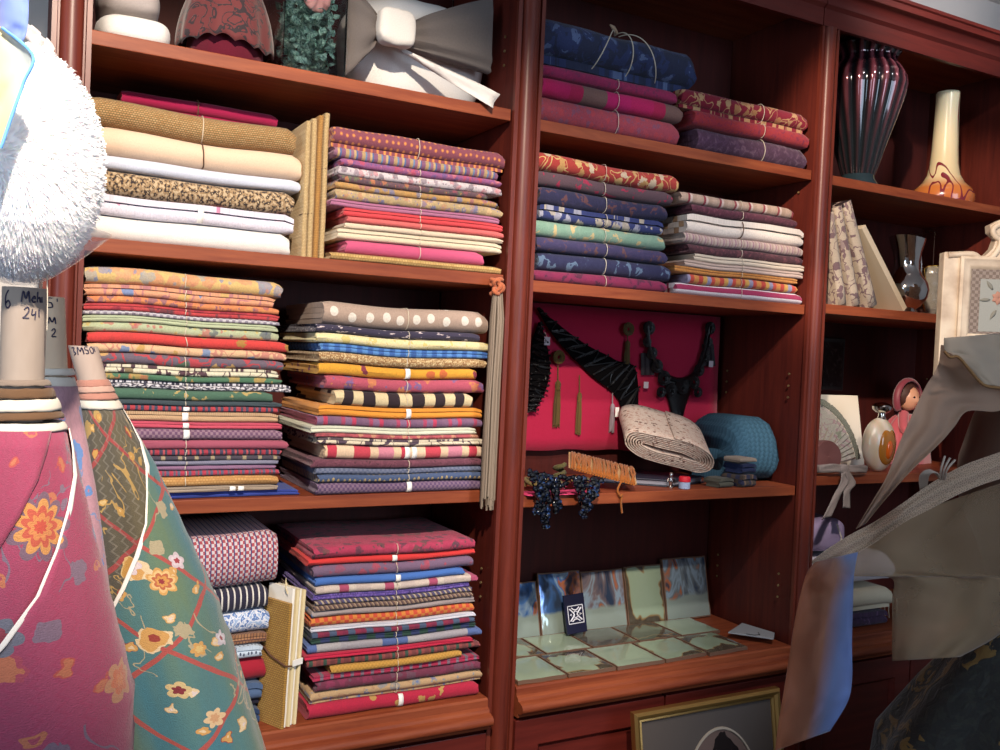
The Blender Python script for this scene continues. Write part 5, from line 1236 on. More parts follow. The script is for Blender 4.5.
# counter of the right bay: three folded cloths and a lilac parcel
xr = at(891, 600, .03).x
def rolled(label, mat, x0, x1, y0, D, z0, h_, n, sd):
    o, _, _ = folded('folded_fabric', mat, x0, x1, y0, D, lambda x: z0+0*x, lambda x: h_*(1+.06*nz(x*8+sd, sd)), n, .9, sd, .2); return tag(o, label, 'folded fabric', 'folded cloths on the right bay counter')
z6 = ZC3+.0008; za = at(872, 614, .02).z; zbb = at(872, 602, .02).z; zcc = at(872, 576, .02).z
h1 = .045; h2 = .062; h3 = .085
o1 = rolled('dark purple folded cloth at the bottom of the right bay pile', F('blot', '3c2c44', '443050', '685070', s=.02), 1.0, xr-.004, .03, .25, z6, h1, 3, 3)
o2 = rolled('cream fringed cloth rolled between white and purple cloths', P_('dcd0b4'), 1.0, xr, .015, .26, z6+h1*1.14, h2, 5, 5)
o3 = rolled('crumpled white cloth on top of the right bay pile', P_('e0dce8'), 1.0, xr-.006, .02, .26, z6+h1*1.14+h2*1.30, h3, 4, 7)
for k in range(14):
    y = .02+.014*k; MB().tube(catmull([(xr+.001, y, z6+h1*1.14+h2*(.8-.03*(k % 3))), (xr+.008+.003*nz(k), y-.004, z6+h1+h2*.5), (xr+.010+.004*nz(k, 4), y-.004, z6+h1*.8), (xr+.012+.005*nz(k, 8), y-.006, z6+h1*.35-.0)], 3), .0014, 4).build('fringe_thread', P_('dcd0b4'), o2)
lp = empty('lilac_parcel', 'lilac tissue parcel on the pile behind the grey bow tails', 'parcel')
zl = z6+h1*1.14+h2*1.14+h3*1.16; ztop = at(830, 520, .05).z
pillow('tissue_wrap', plainmat('lilac_tissue', '9c8cb0', .7), (1.085, .16, (zl+ztop)/2), .09, .11, (ztop-zl)/2, lp, .45, .005, 22, 8)
MB().tube([(1.13, .045, zl+.004), (1.128, .043, (zl+ztop)/2), (1.11, .046, ztop-.012)], .002, 5).build('white_ribbon', STRW, lp)

# ================================================================== foreground, right
AZ = radians(33); E1 = Vector((cos(AZ), -sin(AZ), 0)); EN = Vector((-sin(AZ), -cos(AZ), 0)); EZ = Vector((0, 0, 1))
O = atd(939, 350, 2.5); FS = 2.5/2.3
def fp_(u, w, d): return O+E1*(u*FS)+EZ*(w*FS)+EN*d
mf = empty('ornate_frame', 'cream carved stand frame around a grey floral embroidery', 'frame')
t = NT('cream_paint'); v = t.obj(); n_ = t.noise(v, 18, 4); t.put(t.b.inputs['Base Color'], t.ramp(n_, [(.3, lin('b09c88')), (.55, lin('ccbca8')), (.75, lin('d8ccb8'))])); t.setp(Roughness=.55); t.bump(n_, .15, .002); CP = t.m
half = [(0, -.10), (0, .245), (.058, .25), (.078, .238), (.100, .240), (.116, .258), (.124, .284), (.108, .298), (.106, .316), (.13, .330), (.18, .34)]
poly = half+[(.36-a, b) for a, b in half[::-1][1:]]
MB().prism(poly, 0, -.035, lambda a, b, d: fp_(a, b, d)).build('back_board', CP, mf, bevel=.003)
mb = MB(); mb.tube(catmull([fp_(a+(.009 if a < .18 else -.009 if a > .18 else 0), b-.008, .001) for a, b in half[1:]+[(.36-a, b) for a, b in half[::-1][1:-1]]], 4), .008, 8); mb.build('top_moulding', CP, mf, smooth=60)
i0, i1, j0, j1 = .068, .292, .045, .205
prof = [(-.030, .0005), (-.030, .010), (-.024, .014), (-.018, .010), (-.010, .009), (-.004, .005), (0, .0005)]
rows = [[fp_(cu_+(a if cu_ == i0 else -a), cw+(a if cw == j0 else -a), d) for a, d in prof] for cu_, cw in ((i0, j0), (i1, j0), (i1, j1), (i0, j1))]
mb = MB(); mb.grid(rows, cu=True); mb.build('panel_moulding', CP, mf, smooth=30)
def fbox(name, u0, u1, w0, w1, d0, d1, mat):
    q = [(u0, w0), (u1, w0), (u1, w1), (u0, w1)]; mb = MB(); mb.grid([[fp_(a, b, d0) for a, b in q], [fp_(a, b, d1) for a, b in q]], [[(a, b) for a, b in q]]*2, cv=True); mb.f += [(3, 2, 1, 0), (4, 5, 6, 7)]; return mb.build(name, mat, mf)
fbox('embroidery_border', i0, i1, j0, j1, .0005, .002, F('check', '7c7068', '9c9088', s=.008))
em = fbox('embroidered_cloth', i0+.022, i1-.022, j0+.006, j1-.024, .002, .003, fab('plain', 'a4a8a4'))
def petal(cu_, cw, a_, L, w, col):
    d = E1*cos(a_)+EZ*sin(a_); s_ = E1*-sin(a_)+EZ*cos(a_); c_ = fp_(cu_, cw, .004); mb = MB()
    mb.grid([[c_+d*(L*q)+s_*(w*sin(pi*min(q+.06, 1))*(j/4-.5))+EN*(.002*sin(pi*j/4)*sin(pi*q)) for j in range(5)] for q in (0, .25, .5, .75, 1)]); return mb.build('stitched_petal', plainmat('stitch_'+col, col, .8), em, smooth=60, solid=.001)
for cx_, cz_, s_, col in ((.135, .135, 1.2, 'a87c6c'), (.20, .12, 1.3, 'b88c84'), (.165, .09, .8, 'b89484')):
    for k in range(7): petal(cx_, cz_, k*.9, .016*s_, .014*s_, col)
for cx_, cz_, a_ in ((.12, .155, 2.2), (.15, .16, .9), (.13, .105, 4.2), (.16, .115, 5.6), (.18, .14, 1.4), (.115, .13, 3.2), (.145, .085, 4.9)): petal(cx_, cz_, a_, .030, .010, '7c7c74')
MB().tube([fp_(.18, -.095, -.018), Vector((fp_(.18, 0, -.018).x, fp_(.18, 0, -.018).y, .02))], .018, 16).build('stand_post', CP, mf, smooth=60)
pq = fp_(.18, 0, -.018); MB().lathe([(.13, 0), (.135, .006), (.12, .014), (.03, .02), (.02, .03)], (pq.x, pq.y, 0.0005), 32).build('stand_foot', CP, mf, smooth=40)

# draped scarves: rows of (left px, right px, distance)
def drape(name, mat, rows_, parent=None, nu=7, nv=14, fold=.006, kf=2.0, ph=0, solid=.0008, smooth=80, hem=None):
    A = catmull([atd(*r_[0], r_[2]) for r_ in rows_], nu); B = catmull([atd(*r_[1], r_[3] if len(r_) > 3 else r_[2]) for r_ in rows_], nu); R_ = []; U_ = []
    L = 0
    for i in range(len(A)):
        if i: L += ((A[i]+B[i])/2-(A[i-1]+B[i-1])/2).length
        w = (A[i]-B[i]).length; row, uv = [], []
        for j in range(nv+1):
            q = j/nv; p = A[i].lerp(B[i], q); back = (p-CAM).normalized()
            dsp = fold*sin(q*2*pi*kf+ph+.5*sin(i*.35))+fold*.6*nz(q*5+ph, i*.22)
            row.append(p+back*dsp); uv.append((q*w, L))
        R_.append(row); U_.append(uv)
    mb = MB(); mb.grid(R_, U_); return mb.build(name, mat, parent, smooth=smooth, solid=solid)
def sheer(name, cols, alpha, ramp_u=None, weave=0):
    t = NT(name); v = t.n('ShaderNodeTexCoord').outputs['UV']; X, Y, _ = t.sep(v)
    c_ = t.ramp(X, [(p, lin(c)) for p, c in cols]) if len(cols) > 1 else lin(cols[0][1])
    t.put(t.b.inputs['Base Color'], c_); t.setp(Roughness=.7, Sheen_Weight=.5)
    tr = t.n('ShaderNodeBsdfTransparent'); tl = t.n('ShaderNodeBsdfTranslucent'); m1 = t.n('ShaderNodeMixShader'); m2 = t.n('ShaderNodeMixShader')
    t.put(tl.inputs[0], c_); m1.inputs[0].default_value = .35; t.l(t.b.outputs[0], m1.inputs[1]); t.l(tl.outputs[0], m1.inputs[2])
    if weave:
        w_ = t.voro(v, weave, 1.0, 'DISTANCE_TO_EDGE'); f = t.math('ADD', t.math('MULTIPLY', t.math('LESS_THAN', w_.outputs['Distance'], .16), .42), alpha)
    else: f = t.math('ADD', t.math('MULTIPLY', t.noise(v, 9, 2), .22), alpha-.11)
    t.put(m2.inputs[0], f); t.l(tr.outputs[0], m2.inputs[1]); t.l(m1.outputs[0], m2.inputs[2]); t.l(m2.outputs[0], t.out.inputs[0]); return t.m
sk_ = drape('draped_scarf', sheer('satin_beige', [(0, 'b4947c')], .96), [((941, 345), (1030, 350), 1.84, 1.87), ((939, 362), (1025, 385), 1.84, 1.86), ((934, 374), (1002, 410), 1.83, 1.85), ((926, 386), (968, 411), 1.83), ((913, 413), (955, 426), 1.82), ((900, 442), (940, 443), 1.81), ((887, 476), (909, 473), 1.80), ((872, 502), (884, 501), 1.79), ((856, 529), (866, 523), 1.78)], fold=.008, kf=1.5)
tag(sk_, 'beige satin sash hanging from the cream frame down to the left', 'scarf')
lc = drape('draped_cloth', sheer('lace_cream', [(0, 'ccb8a0')], .97), [((944, 338), (1040, 330), 1.80, 1.86), ((945, 350), (1040, 352), 1.80, 1.86), ((955, 356), (1040, 372), 1.79, 1.84), ((972, 372), (1040, 388), 1.79, 1.84), ((984, 384), (1040, 392), 1.78, 1.84)], fold=.010, kf=2.2, ph=1, solid=.0015)
tag(lc, 'cream cloth with pointed edge draped below the frame panel', 'cloth')
A = catmull([atd(a, b, 1.785) for a, b in ((944, 351), (950, 357), (958, 357), (968, 368), (978, 380), (986, 386), (1000, 388))], 5)
MB().tube(A, .0035, 6).build('fawn_edging', P_('9c7448'), lc, smooth=60)
gz_ = drape('draped_gauze_scarf', sheer('gauze', [(0, 'c4ac94')], .58, weave=210), [((1040, 436), (1040, 470), 1.815), ((1000, 452), (1000, 479), 1.765), ((962, 466), (966, 491), 1.73), ((930, 484), (932, 508), 1.72), ((903, 503), (903, 523), 1.71), ((876, 521), (874, 543), 1.75), ((848, 536), (846, 560), 1.75), ((826, 550), (826, 572), 1.69), ((812, 561), (815, 578), 1.68)], fold=.006, kf=1.6, nv=12)
tag(gz_, 'loosely knitted grey-beige gauze scarf stretched diagonally across the right', 'scarf')
r = random.Random(2)
for k in range(9):
    a_ = k/8; c0 = atd(921+5*a_, 494-2*a_, 1.75); c1 = atd(920+9*a_, 476-1*a_, 1.685); c2 = atd(931+6*a_, 470+3*a_, 1.685); c3 = atd(942, 482-1*a_, 1.75)
    MB().tube(catmull([c0, c1, c2, c3], 5), .0014, 5).build('lace_loop', P_('bcaa9a'), gz_, smooth=60)
for k in range(3): MB().tube(catmull([atd(940+2*k, 484, 1.75), atd(941+3*k, 470, 1.69), atd(945+5*k, 456+2*k, 1.69)], 4), .0020, 5).build('lace_end', P_('c4b4a4'), gz_, smooth=60)
ot = drape('draped_organza_veil', sheer('shot_organza', [(0, 'a8623e'), (.055, 'a06a50'), (.085, '7488b8'), (.14, '84a4e8')], .80), [((815, 562), (858, 552), 1.64, 1.71), ((806, 575), (854, 575), 1.62), ((797, 610), (853, 600), 1.61), ((791, 645), (852, 640), 1.60), ((784, 690), (852, 680), 1.59), ((779, 720), (847, 703), 1.58), ((775, 751), (830, 731), 1.58)], fold=.014, kf=1.2, ph=.6)  # blue daylight on the right side is painted into the colour
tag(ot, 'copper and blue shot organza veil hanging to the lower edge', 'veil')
op = drape('draped_organza_shawl', sheer('grey_organza', [(0, 'a48c70'), (.1, 'b09878'), (.3, '947c60')], .54), [((868, 528), (1010, 480), 1.83), ((850, 552), (1012, 520), 1.82), ((846, 570), (1012, 560), 1.82), ((850, 576), (1012, 575), 1.82), ((891, 578), (1012, 580), 1.82), ((892, 600), (1010, 600), 1.82), ((892, 630), (1005, 630), 1.82), ((892, 661), (960, 657), 1.82)], fold=.010, kf=1.8, ph=2, nv=18)
tag(op, 'grey-brown sheer organza panel hanging beside the black brocade', 'veil')

# dress form with black and gold brocade skirt
df = empty('dress_form', 'dark brown dress form wearing a black and gold brocade skirt', 'dress form')
dc = atd(1040, 600, 2.03); dm = 2.03/FPX
zz = lambda py: atd(1030, py, 2.03).z
t = NT('brocade'); v = t.uv(); n_ = t.noise(v, 26, 4, dist=1.5); n2 = t.noise(v, 7, 2); f = t.math('MULTIPLY', t.math('GREATER_THAN', n_, .53), t.math('GREATER_THAN', n2, .5))
t.put(t.b.inputs['Base Color'], t.mix(f, t.mix(t.math('GREATER_THAN', t.noise(v, 60, 2), .55), lin('101412'), lin('1c201a')), lin('6c5424'))); t.setp(Roughness=.7, Sheen_Weight=.2); t.bump(n_, .8, .008); BRO = t.m
BR = plainmat('form_brown', '4a3428', .45)
tors = [(45, 340), (62, 380), (80, 420), (92, 460), (94, 490), (84, 515), (68, 545), (58, 570), (50, 588), (52, 600)]
MB().lathe([(r_*dm, zz(p)) for r_, p in tors[::-1]]+[(.045, zz(332)), (.032, zz(322)), (.001, zz(320))], (dc.x, dc.y, 0), 48, sy=.8).build('torso', BR, df, smooth=60)
rows, uvs = [], []
sk = [(46, 586), (52, 592), (80, 640), (125, 690), (168, 745), (178, 790), (184, 900), (188, 1010)]
z_last = .03
for i, (r_, p) in enumerate(sk+[(190, None)]):
    z = zz(p) if p else z_last; row, uv = [], []
    for k in range(96):
        a = 2*pi*k/96; fl = min(i/4, 1)*.04; rr = r_*dm*(1+fl*cos(8*a+.4*i)+.03*nz(cos(a)*2, sin(a)*2, i*.5))
        row.append((dc.x+rr*cos(a), dc.y+rr*.72*sin(a), z)); uv.append((k/96*1.2, -z))
    rows.append(row); uvs.append(uv)
mb = MB(); mb.grid(rows, uvs, cv=True); mb.build('brocade_skirt', BRO, df, smooth=80, solid=.002)
MB().lathe([(.14, 0.0005), (.145, .006), (.03, .016), (.02, .03), (.02, zz(600))], (dc.x, dc.y, 0), 24).build('stand', BR, df, smooth=40)

# ================================================================== foreground, left: fabric rolls
def roll(label, ptop, d, lean, tube_r, z_f, radf, matA, matB, edge, text, band_rows, tubemat, span=1.75*pi):
    """cardboard tube with cloth wound loosely round it, flaring downwards; edge(s) = angle of the free selvage"""
    R = empty('fabric_roll', label, 'fabric roll')
    T = atd(ptop[0], ptop[1], d)
    cen = lambda z: Vector((T.x+lean[0]*(T.z-z), T.y+lean[1]*(T.z-z), z))
    zt_ = T.z; tube = MB(); rows = []
    toc = (CAM-T); toc.z = 0; toc.normalize(); rg = Vector((-toc.y, toc.x, 0)); rg = rg if rg.dot(RGT) > 0 else -rg
    pt = lambda z, phi, r_: cen(z)+rg*(r_*sin(phi))+toc*(r_*cos(phi))
    prof = [(tube_r, .0007), (tube_r, zt_), (tube_r*.86, zt_), (tube_r*.86, zt_-.05)]
    for r_, z in prof: rows.append([pt(z, 2*pi*k/32, r_) for k in range(32)])
    b = tube.grid(rows, cv=True); tube.f += [tuple(range(b, b+32)), tuple(range(b+96, b+128))]
    tu = tube.build('cardboard_tube', tubemat, R, smooth=40)
    mb = MB()
    for stroke in text:
        mb.tube(catmull([pt(zt_-y, x/tube_r, tube_r+.0002) for x, y in stroke], 4), .0009, 4)
    if text: mb.build('handwriting', plainmat('ink_dark_blue', '201c3c', .6), tu)
    zs = [z_f-(z_f-.004)*(i/26)**1.3 for i in range(27)]
    def surf(name, mat, off, ph0, ph1, n, par=R, zr=zs, sol=.0016, wr=1):
        rr_, uu = [], []
        for i, z in enumerate(zr):
            s = (z_f-z); row, uv = [], []
            for k in range(n+1):
                p0, p1 = ph0(s), ph1(s); ph = p0+(p1-p0)*k/n; r_ = radf(s)*(1+off)+wr*min(s*.05, .006)*(sin(ph*7+s*3)*.5+nz(ph*1.5, s*3, off*50))
                row.append(pt(z, ph, r_)); uv.append((ph*.075, z))
            rr_.append(row); uu.append(uv)
        mb = MB(); mb.grid(rr_, uu); return mb.build(name, mat, par, smooth=80, solid=sol)
    surf('inner_layer', matB, -.07, lambda s: -pi, lambda s: pi, 64)
    outer = surf('outer_layer', matA, .0, lambda s: edge(s), lambda s: edge(s)+span, 64)
    w_ = .0032
    surf('selvage', plainmat('selvage_white', 'e8e2dc', .8), .012, lambda s: edge(s)-w_/max(radf(s), .02), lambda s: edge(s)+w_/max(radf(s), .02), 4, outer, sol=.0008)
    for (dz, r_, h_, mat, tlt) in band_rows:
        rows = []
        for i in range(5):
            q = i/4; rows.append([pt(z_f+dz+h_*q+tlt*sin(2*pi*k/40+.6)+.0012*nz(k*.5, i*2.0, dz*90), 2*pi*k/40, r_*(1-.10*q**2)) for k in range(40)])
        rows.append([pt(z_f+dz+h_+tlt*sin(2*pi*k/40+.6), 2*pi*k/40, tube_r*1.02) for k in range(40)])
        mb = MB(); mb.grid(rows, cv=True); mb.build('wound_edge', mat, R, smooth=60, solid=.0008)
    return R
def tubecard(name, c1, c2):
    t = NT(name); v = t.obj((1, 1, .3)); t.put(t.b.inputs['Base Color'], t.mix(t.math('MULTIPLY', t.noise(v, 90, 2), .6), lin(c1), lin(c2))); t.setp(Roughness=.8); return t.m
SELV = plainmat('selvage_cream', 'cfc7bb', .8); TH = fab('plain', '6c5038'); SAL = fab('plain', 'c08878')
# teal cloth pattern: trellis of red bands, sprays of cream and gold flowers
def bigfloral(name, base1, base2, band, fl, leaf, trellis=True, zig=None, motifs=()):
    t = NT(name); tc = t.n('ShaderNodeTexCoord'); X, Y, _ = t.sep(tc.outputs['UV']); uvv = tc.outputs['UV']
    wv_ = t.noise(uvv, 10, 2); c_ = t.mix(t.ramp(t.noise(t.uv((9, 1.2)), 1.4, 3), [(.4, (0, 0, 0, 1)), (.6, (1, 1, 1, 1))]), lin(base1), lin(base2))
    if trellis:
        wob = t.math('MULTIPLY', t.math('SUBTRACT', wv_, .5), .03)
        for sg in (1, -1):
            d = t.math('ADD', t.math('MULTIPLY', X, sg*.9), t.math('ADD', t.math('MULTIPLY', Y, 1.0), wob)); f = t.math('FRACT', t.math('MULTIPLY', d, 1/.15)); c_ = t.mix(t.math('LESS_THAN', f, .06), c_, lin(band))
    if zig:
        z_ = t.math('FRACT', t.math('ADD', t.math('MULTIPLY', X, 60), t.math('PINGPONG', t.math('MULTIPLY', Y, 70), .5))); c_ = t.mix(t.math('MULTIPLY', t.math('LESS_THAN', z_, .22), .35), c_, lin(zig))
    stem = t.math('MULTIPLY', t.math('LESS_THAN', t.math('ABSOLUTE', t.math('SUBTRACT', t.noise(uvv, 10, 3, .6, .8), .5)), .009), t.math('GREATER_THAN', t.noise(uvv, 6, 1), .56)); c_ = t.mix(stem, c_, lin(leaf))
    w = t.n('ShaderNodeVectorMath', operation='ADD'); d = t.n('ShaderNodeVectorMath', operation='SCALE'); t.l(t.noise(uvv, 60, 2, out=1), d.inputs[0]); d.inputs[3].default_value = .022; t.l(uvv, w.inputs[0]); t.l(d.outputs[0], w.inputs[1])
    for sc_, thr, pr2, cols in ((26, .30, .86, [leaf, leaf]), (15, .30, .93, fl), (40, .28, .90, fl[::-1])):
        vo = t.voro(w.outputs[0], sc_); q = t.sep(vo.outputs['Color'])
        m_ = t.math('MULTIPLY', t.math('LESS_THAN', vo.outputs['Distance'], thr), t.math('GREATER_THAN', q[0], pr2))
        rg_ = t.math('ADD', t.math('MULTIPLY', vo.outputs['Distance'], 1.6), t.math('MULTIPLY', q[1], .4))
        c_ = t.mix(m_, c_, t.ramp(rg_, [(i/len(cols), lin(c)) for i, c in enumerate(cols)], 'CONSTANT'))
    for u0, v0, R_, np_, cols in motifs:
        a_ = t.math('SUBTRACT', t.math('ADD', X, t.math('MULTIPLY', t.math('SUBTRACT', t.noise(uvv, 40, 2), .5), .012)), u0); b_ = t.math('SUBTRACT', Y, v0)
        d_ = t.math('DIVIDE', t.math('SQRT', t.math('ADD', t.math('MULTIPLY', a_, a_), t.math('MULTIPLY', b_, b_))), R_); th_ = t.math('ARCTAN2', b_, a_)
        pe = t.math('ADD', .66, t.math('MULTIPLY', .34, t.math('ABSOLUTE', t.math('COSINE', t.math('MULTIPLY', th_, np_/2))))); q = t.math('DIVIDE', d_, pe)
        c_ = t.mix(t.math('LESS_THAN', q, 1.0), c_, t.ramp(q, [(i/len(cols), lin(c)) for i, c in enumerate(cols)], 'CONSTANT'))
    fine = t.noise(uvv, 700, 1); c_ = t.mix(t.math('MULTIPLY', t.noise(uvv, 260, 2), .25), c_, (0, 0, 0, 1))
    t.put(t.b.inputs['Base Color'], c_); t.setp(Roughness=.85, Sheen_Weight=.2); t.bump(t.math('ADD', fine, t.noise(uvv, 25, 3)), .4, .003); return t.m
RED = bigfloral('red_floral_cloth', 'a04262', '983c5a', 'c86078', ['b04c48', 'b86c50', 'a44458'], '7c6478', False, 'a03458', [(.024, atd(45, 535, .92).z, .036, 9, ['bc4c3c', 'c8804c', 'b85440', 'c88c50', '74586a']), (.085, atd(80, 720, .9).z, .022, 6, ['c87850', 'c06848', 'b88060']), (.105, atd(65, 555, .92).z, .014, 2, ['586c94', '6c7898', '8c5078']), (-.01, atd(15, 645, .9).z, .018, 5, ['8c3848', '6c6c7c'])])
LIL = bigfloral('lilac_floral_cloth', 'b88c98', 'b08490', 'c06878', ['7c78a8', '6488c0', 'b07888'], '7c88b0', False, '9c7888')
TEA = bigfloral('teal_floral_cloth', '3c7484', '607860', 'a84c48', ['943830', 'c89858', 'd8c09c', 'd4c4c4'], 'a89c80', True, None, [(.018, atd(140, 590, 1.28).z, .020, 7, ['8c2c34', 'c8904c', 'b06040', 'd8b47c', 'c89858']), (-.016, atd(118, 572, 1.28).z, .014, 5, ['a83c48', 'dccccc', 'd0c0c8']), (.050, atd(185, 575, 1.28).z, .013, 5, ['a03c48', 'd4c4cc', 'c8b8c0']), (.035, atd(170, 665, 1.28).z, .011, 6, ['d0b070', 'c89858']), (.075, atd(222, 665, 1.28).z, .012, 5, ['943c48', 'd4ccd4', 'c4b8c4']), (.0, atd(130, 700, 1.28).z, .013, 5, ['782430', 'c8b080']), (.03, atd(172, 738, 1.28).z, .014, 6, ['c89870', 'd8b890'])])
UND = bigfloral('brown_floral_cloth', '4c463c', '5c5440', '943c3c', ['943030', 'b88c48', 'c8a870'], 'a88850', True, '8c8478')
g6 = [[(-.017, .004), (-.0205, .010), (-.0205, .020), (-.017, .023), (-.0145, .019), (-.017, .015), (-.020, .018)],
      [(-.003, .016), (-.0015, .004), (.001, .012), (.0035, .004), (.005, .016)], [(.0075, .012), (.0105, .0115), (.0095, .009), (.0072, .0125), (.0085, .0155), (.011, .015)], [(.013, .004), (.0130, .0155)], [(.0132, .012), (.0155, .010), (.0165, .0155)], [(.0185, .009), (.0188, .0155)],
      [(.000, .024), (.003, .021), (.0045, .025), (.001, .031), (-.001, .033), (.005, .033)], [(.008, .023), (.0075, .029), (.011, .028)], [(.0115, .025), (.0108, .034)], [(.015, .023), (.0155, .031)]]
g3 = [[(-.0175, .003), (-.0135, .003), (-.0155, .0075), (-.0130, .011), (-.0165, .0135)], [(-.0100, .013), (-.0085, .002), (-.0055, .008), (-.0025, .002), (-.0015, .012)], [(.0055, .001), (.002, .001), (.0015, .005), (.005, .006), (.0045, .0105), (.001, .0105)], [(.0105, .0005), (.008, .004), (.009, .0095), (.012, .009), (.0130, .004), (.0105, .0005)], [(.0155, .001), (.0155, .008)]]
g5 = [[(.0015, .002), (-.003, .002), (-.004, .007), (.000, .008), (.001, .013), (-.004, .014)], [(.007, .002), (.007, .006)], [(-.004, .034), (-.003, .026), (.0, .032), (.003, .026), (.004, .034)], [(-.001, .043), (.002, .040), (.003, .044), (-.001, .050), (.004, .050)]]
zf6 = atd(22, 428, 1.0).z
roll('rose red floral fabric on a wide tube at the far left edge', (25, 288), 1.0, (.0, .0), .0222, zf6, lambda s: .048+.26*s if s < .3 else .126+.02*(s-.3), RED, RED, lambda s: max(1.45-7.4*s, -1.45), g6,
     [(-.001, .047, .008, SELV, .0), (.010, .043, .008, TH, .002), (.019, .040, .012, SELV, .0015), (.033, .034, .010, TH, .001), (.046, .029, .006, fab('plain', '8c7c70'), .001)], tubecard('tube_grey_tan', '94857a', 'aa9c92'))
zf5 = atd(62, 386, 1.17).z
roll('lilac floral fabric on a thin tube behind the red roll', (51, 297), 1.17, (.07, .02), .0160, zf5, lambda s: .026+.11*s if s < .35 else .0645+.01*(s-.35), LIL, LIL, lambda s: 2.4, g5,
     [(-.001, .0255, .012, SELV, .0), (.013, .0245, .008, SELV, .001)], tubecard('tube_tan', 'd0b498', 'dcc4a8'))
zf3 = atd(103, 408, 1.36).z
roll('teal floral fabric unrolling from the short right-hand tube', (83, 346), 1.36, (.285, -.045), .0205, zf3, lambda s: .031+.30*s if s < .09 else (.058+.17*(s-.09) if s < .3 else .0937+.05*(s-.3)), TEA, UND, lambda s: 1.55-7.8*s if s < .36 else -1.26-.3*(s-.36), g3,
     [(-.001, .032, .012, SELV, .0), (.012, .029, .009, SAL, .0015), (.022, .027, .009, fab('plain', 'd0a898'), .002), (.030, .0245, .010, SAL, .002)], tubecard('tube_dull', 'a89488', 'bcaaa0'), 1.15*pi)

# white fluffy fur piece in thin plastic, hanging above the rolls
fc = atd(24, 163, .97); q_ = .97/FPX
fu = empty('hanging_fur_hat', 'round white fluffy fur hat hanging above the fabric rolls', 'fur hat')
t = NT('white_fur'); v = t.obj(); t.put(t.b.inputs['Base Color'], t.ramp(t.noise(v, 50, 3), [(.3, lin('e4e4ea')), (.7, lin('fafafa'))])); t.setp(Roughness=.9, Sheen_Weight=.6, Subsurface_Weight=.1); FUR = t.m
rx_, rz_, ry_ = 75*q_, 116*q_, .062
def fpnt(th, ph, k=1.0): return fc+RGT*(rx_*k*sin(ph)*cos(th))+UPV*(rz_*k*sin(ph)*sin(th))-FWD*(ry_*k*cos(ph))
rows = [[fpnt(2*pi*k/48, max(pi*i/24, .001)) for k in range(48)] for i in range(25)]
mb = MB(); mb.grid(rows, cv=True); mb.build('felted_core', FUR, fu, smooth=80)
mb = MB(); r = random.Random(9)
for i in range(7000):
    th, ph = r.uniform(0, 2*pi), math.acos(1-r.random()*1.5); p = fpnt(th, ph); n_ = (p-fc).normalized(); tang = (fpnt(th, min(ph+.25, pi))-p).normalized()
    d = (tang*(.8)+n_*r.uniform(.25, .6)+Vector((r.uniform(-.3, .3), r.uniform(-.3, .3), r.uniform(-.3, .3)))).normalized(); L = r.uniform(.006, .012); s_ = d.cross(n_).normalized()*.0007
    k = len(mb.v); m_ = p+d*L*.55+n_*.001; e_ = p+d*L-n_*.002
    for pt_ in (p-s_, p+s_, m_+s_*.7, m_-s_*.7, e_): mb.vert(pt_, (r.random(), r.random()))
    mb.f += [(k, k+1, k+2, k+3), (k+3, k+2, k+4)]
tag(mb.build('fur_strands', FUR, fu), kind='stuff')
t = NT('thin_plastic'); tr = t.n('ShaderNodeBsdfTransparent'); mx = t.n('ShaderNodeMixShader'); t.setp(Base_Color=lin('d8dce8'), Roughness=.08, Coat_Weight=1); mx.inputs[0].default_value = .35; t.l(tr.outputs[0], mx.inputs[1]); t.l(t.b.outputs[0], mx.inputs[2]); t.l(mx.outputs[0], t.out.inputs[0]); PLA = t.m
gp = [atd(a, b, .95) for a, b in ((-8, 240), (95, 215))]
rows = []
for i in range(10):
    q = i/9; c_ = atd(20, 232+52*q, .975); w = (74*(1-q)**.7+13)*q_*1.0
    rows.append([c_+RGT*(w*cos(2*pi*k/30)*(1+.05*cos(7*2*pi*k/30)*q))-FWD*((.066*(1-q)+.016)*sin(2*pi*k/30))+UPV*(-.0) for k in range(30)])
mb = MB(); mb.grid(rows, cv=True); mb.build('plastic_wrap', PLA, fu, smooth=80)
MB().tube([atd(47, 262, .97), atd(47.5, 300, .975), atd(47, 330, .98)], .0006, 5).build('hanging_thread', STRW, fu)
A = [(28, 24), (36, 28), (44, 38), (50, 40), (56, 55), (62, 62), (70, 72)]
rows = []
P = catmull([atd(a, b, .985) for a, b in A], 4); Q = catmull([atd(a-8, b+12, .985) for a, b in A], 4)
for i in range(len(P)): rows.append([Q[i].lerp(P[i], j/4)+FWD*(.005*sin(i*1.5)*j/4) for j in range(5)])
mb = MB(); mb.grid(rows); mb.build('lace_frill', sheer('frill_white', [(0, 'dcd4d4')], .75, weave=260), fu, smooth=70, solid=.0006)
MB().tube([atd(18, 56, .985), atd(18.5, 20, .985), atd(19, -40, .985)], .0016, 6).build('hanging_loop', STRW, fu)
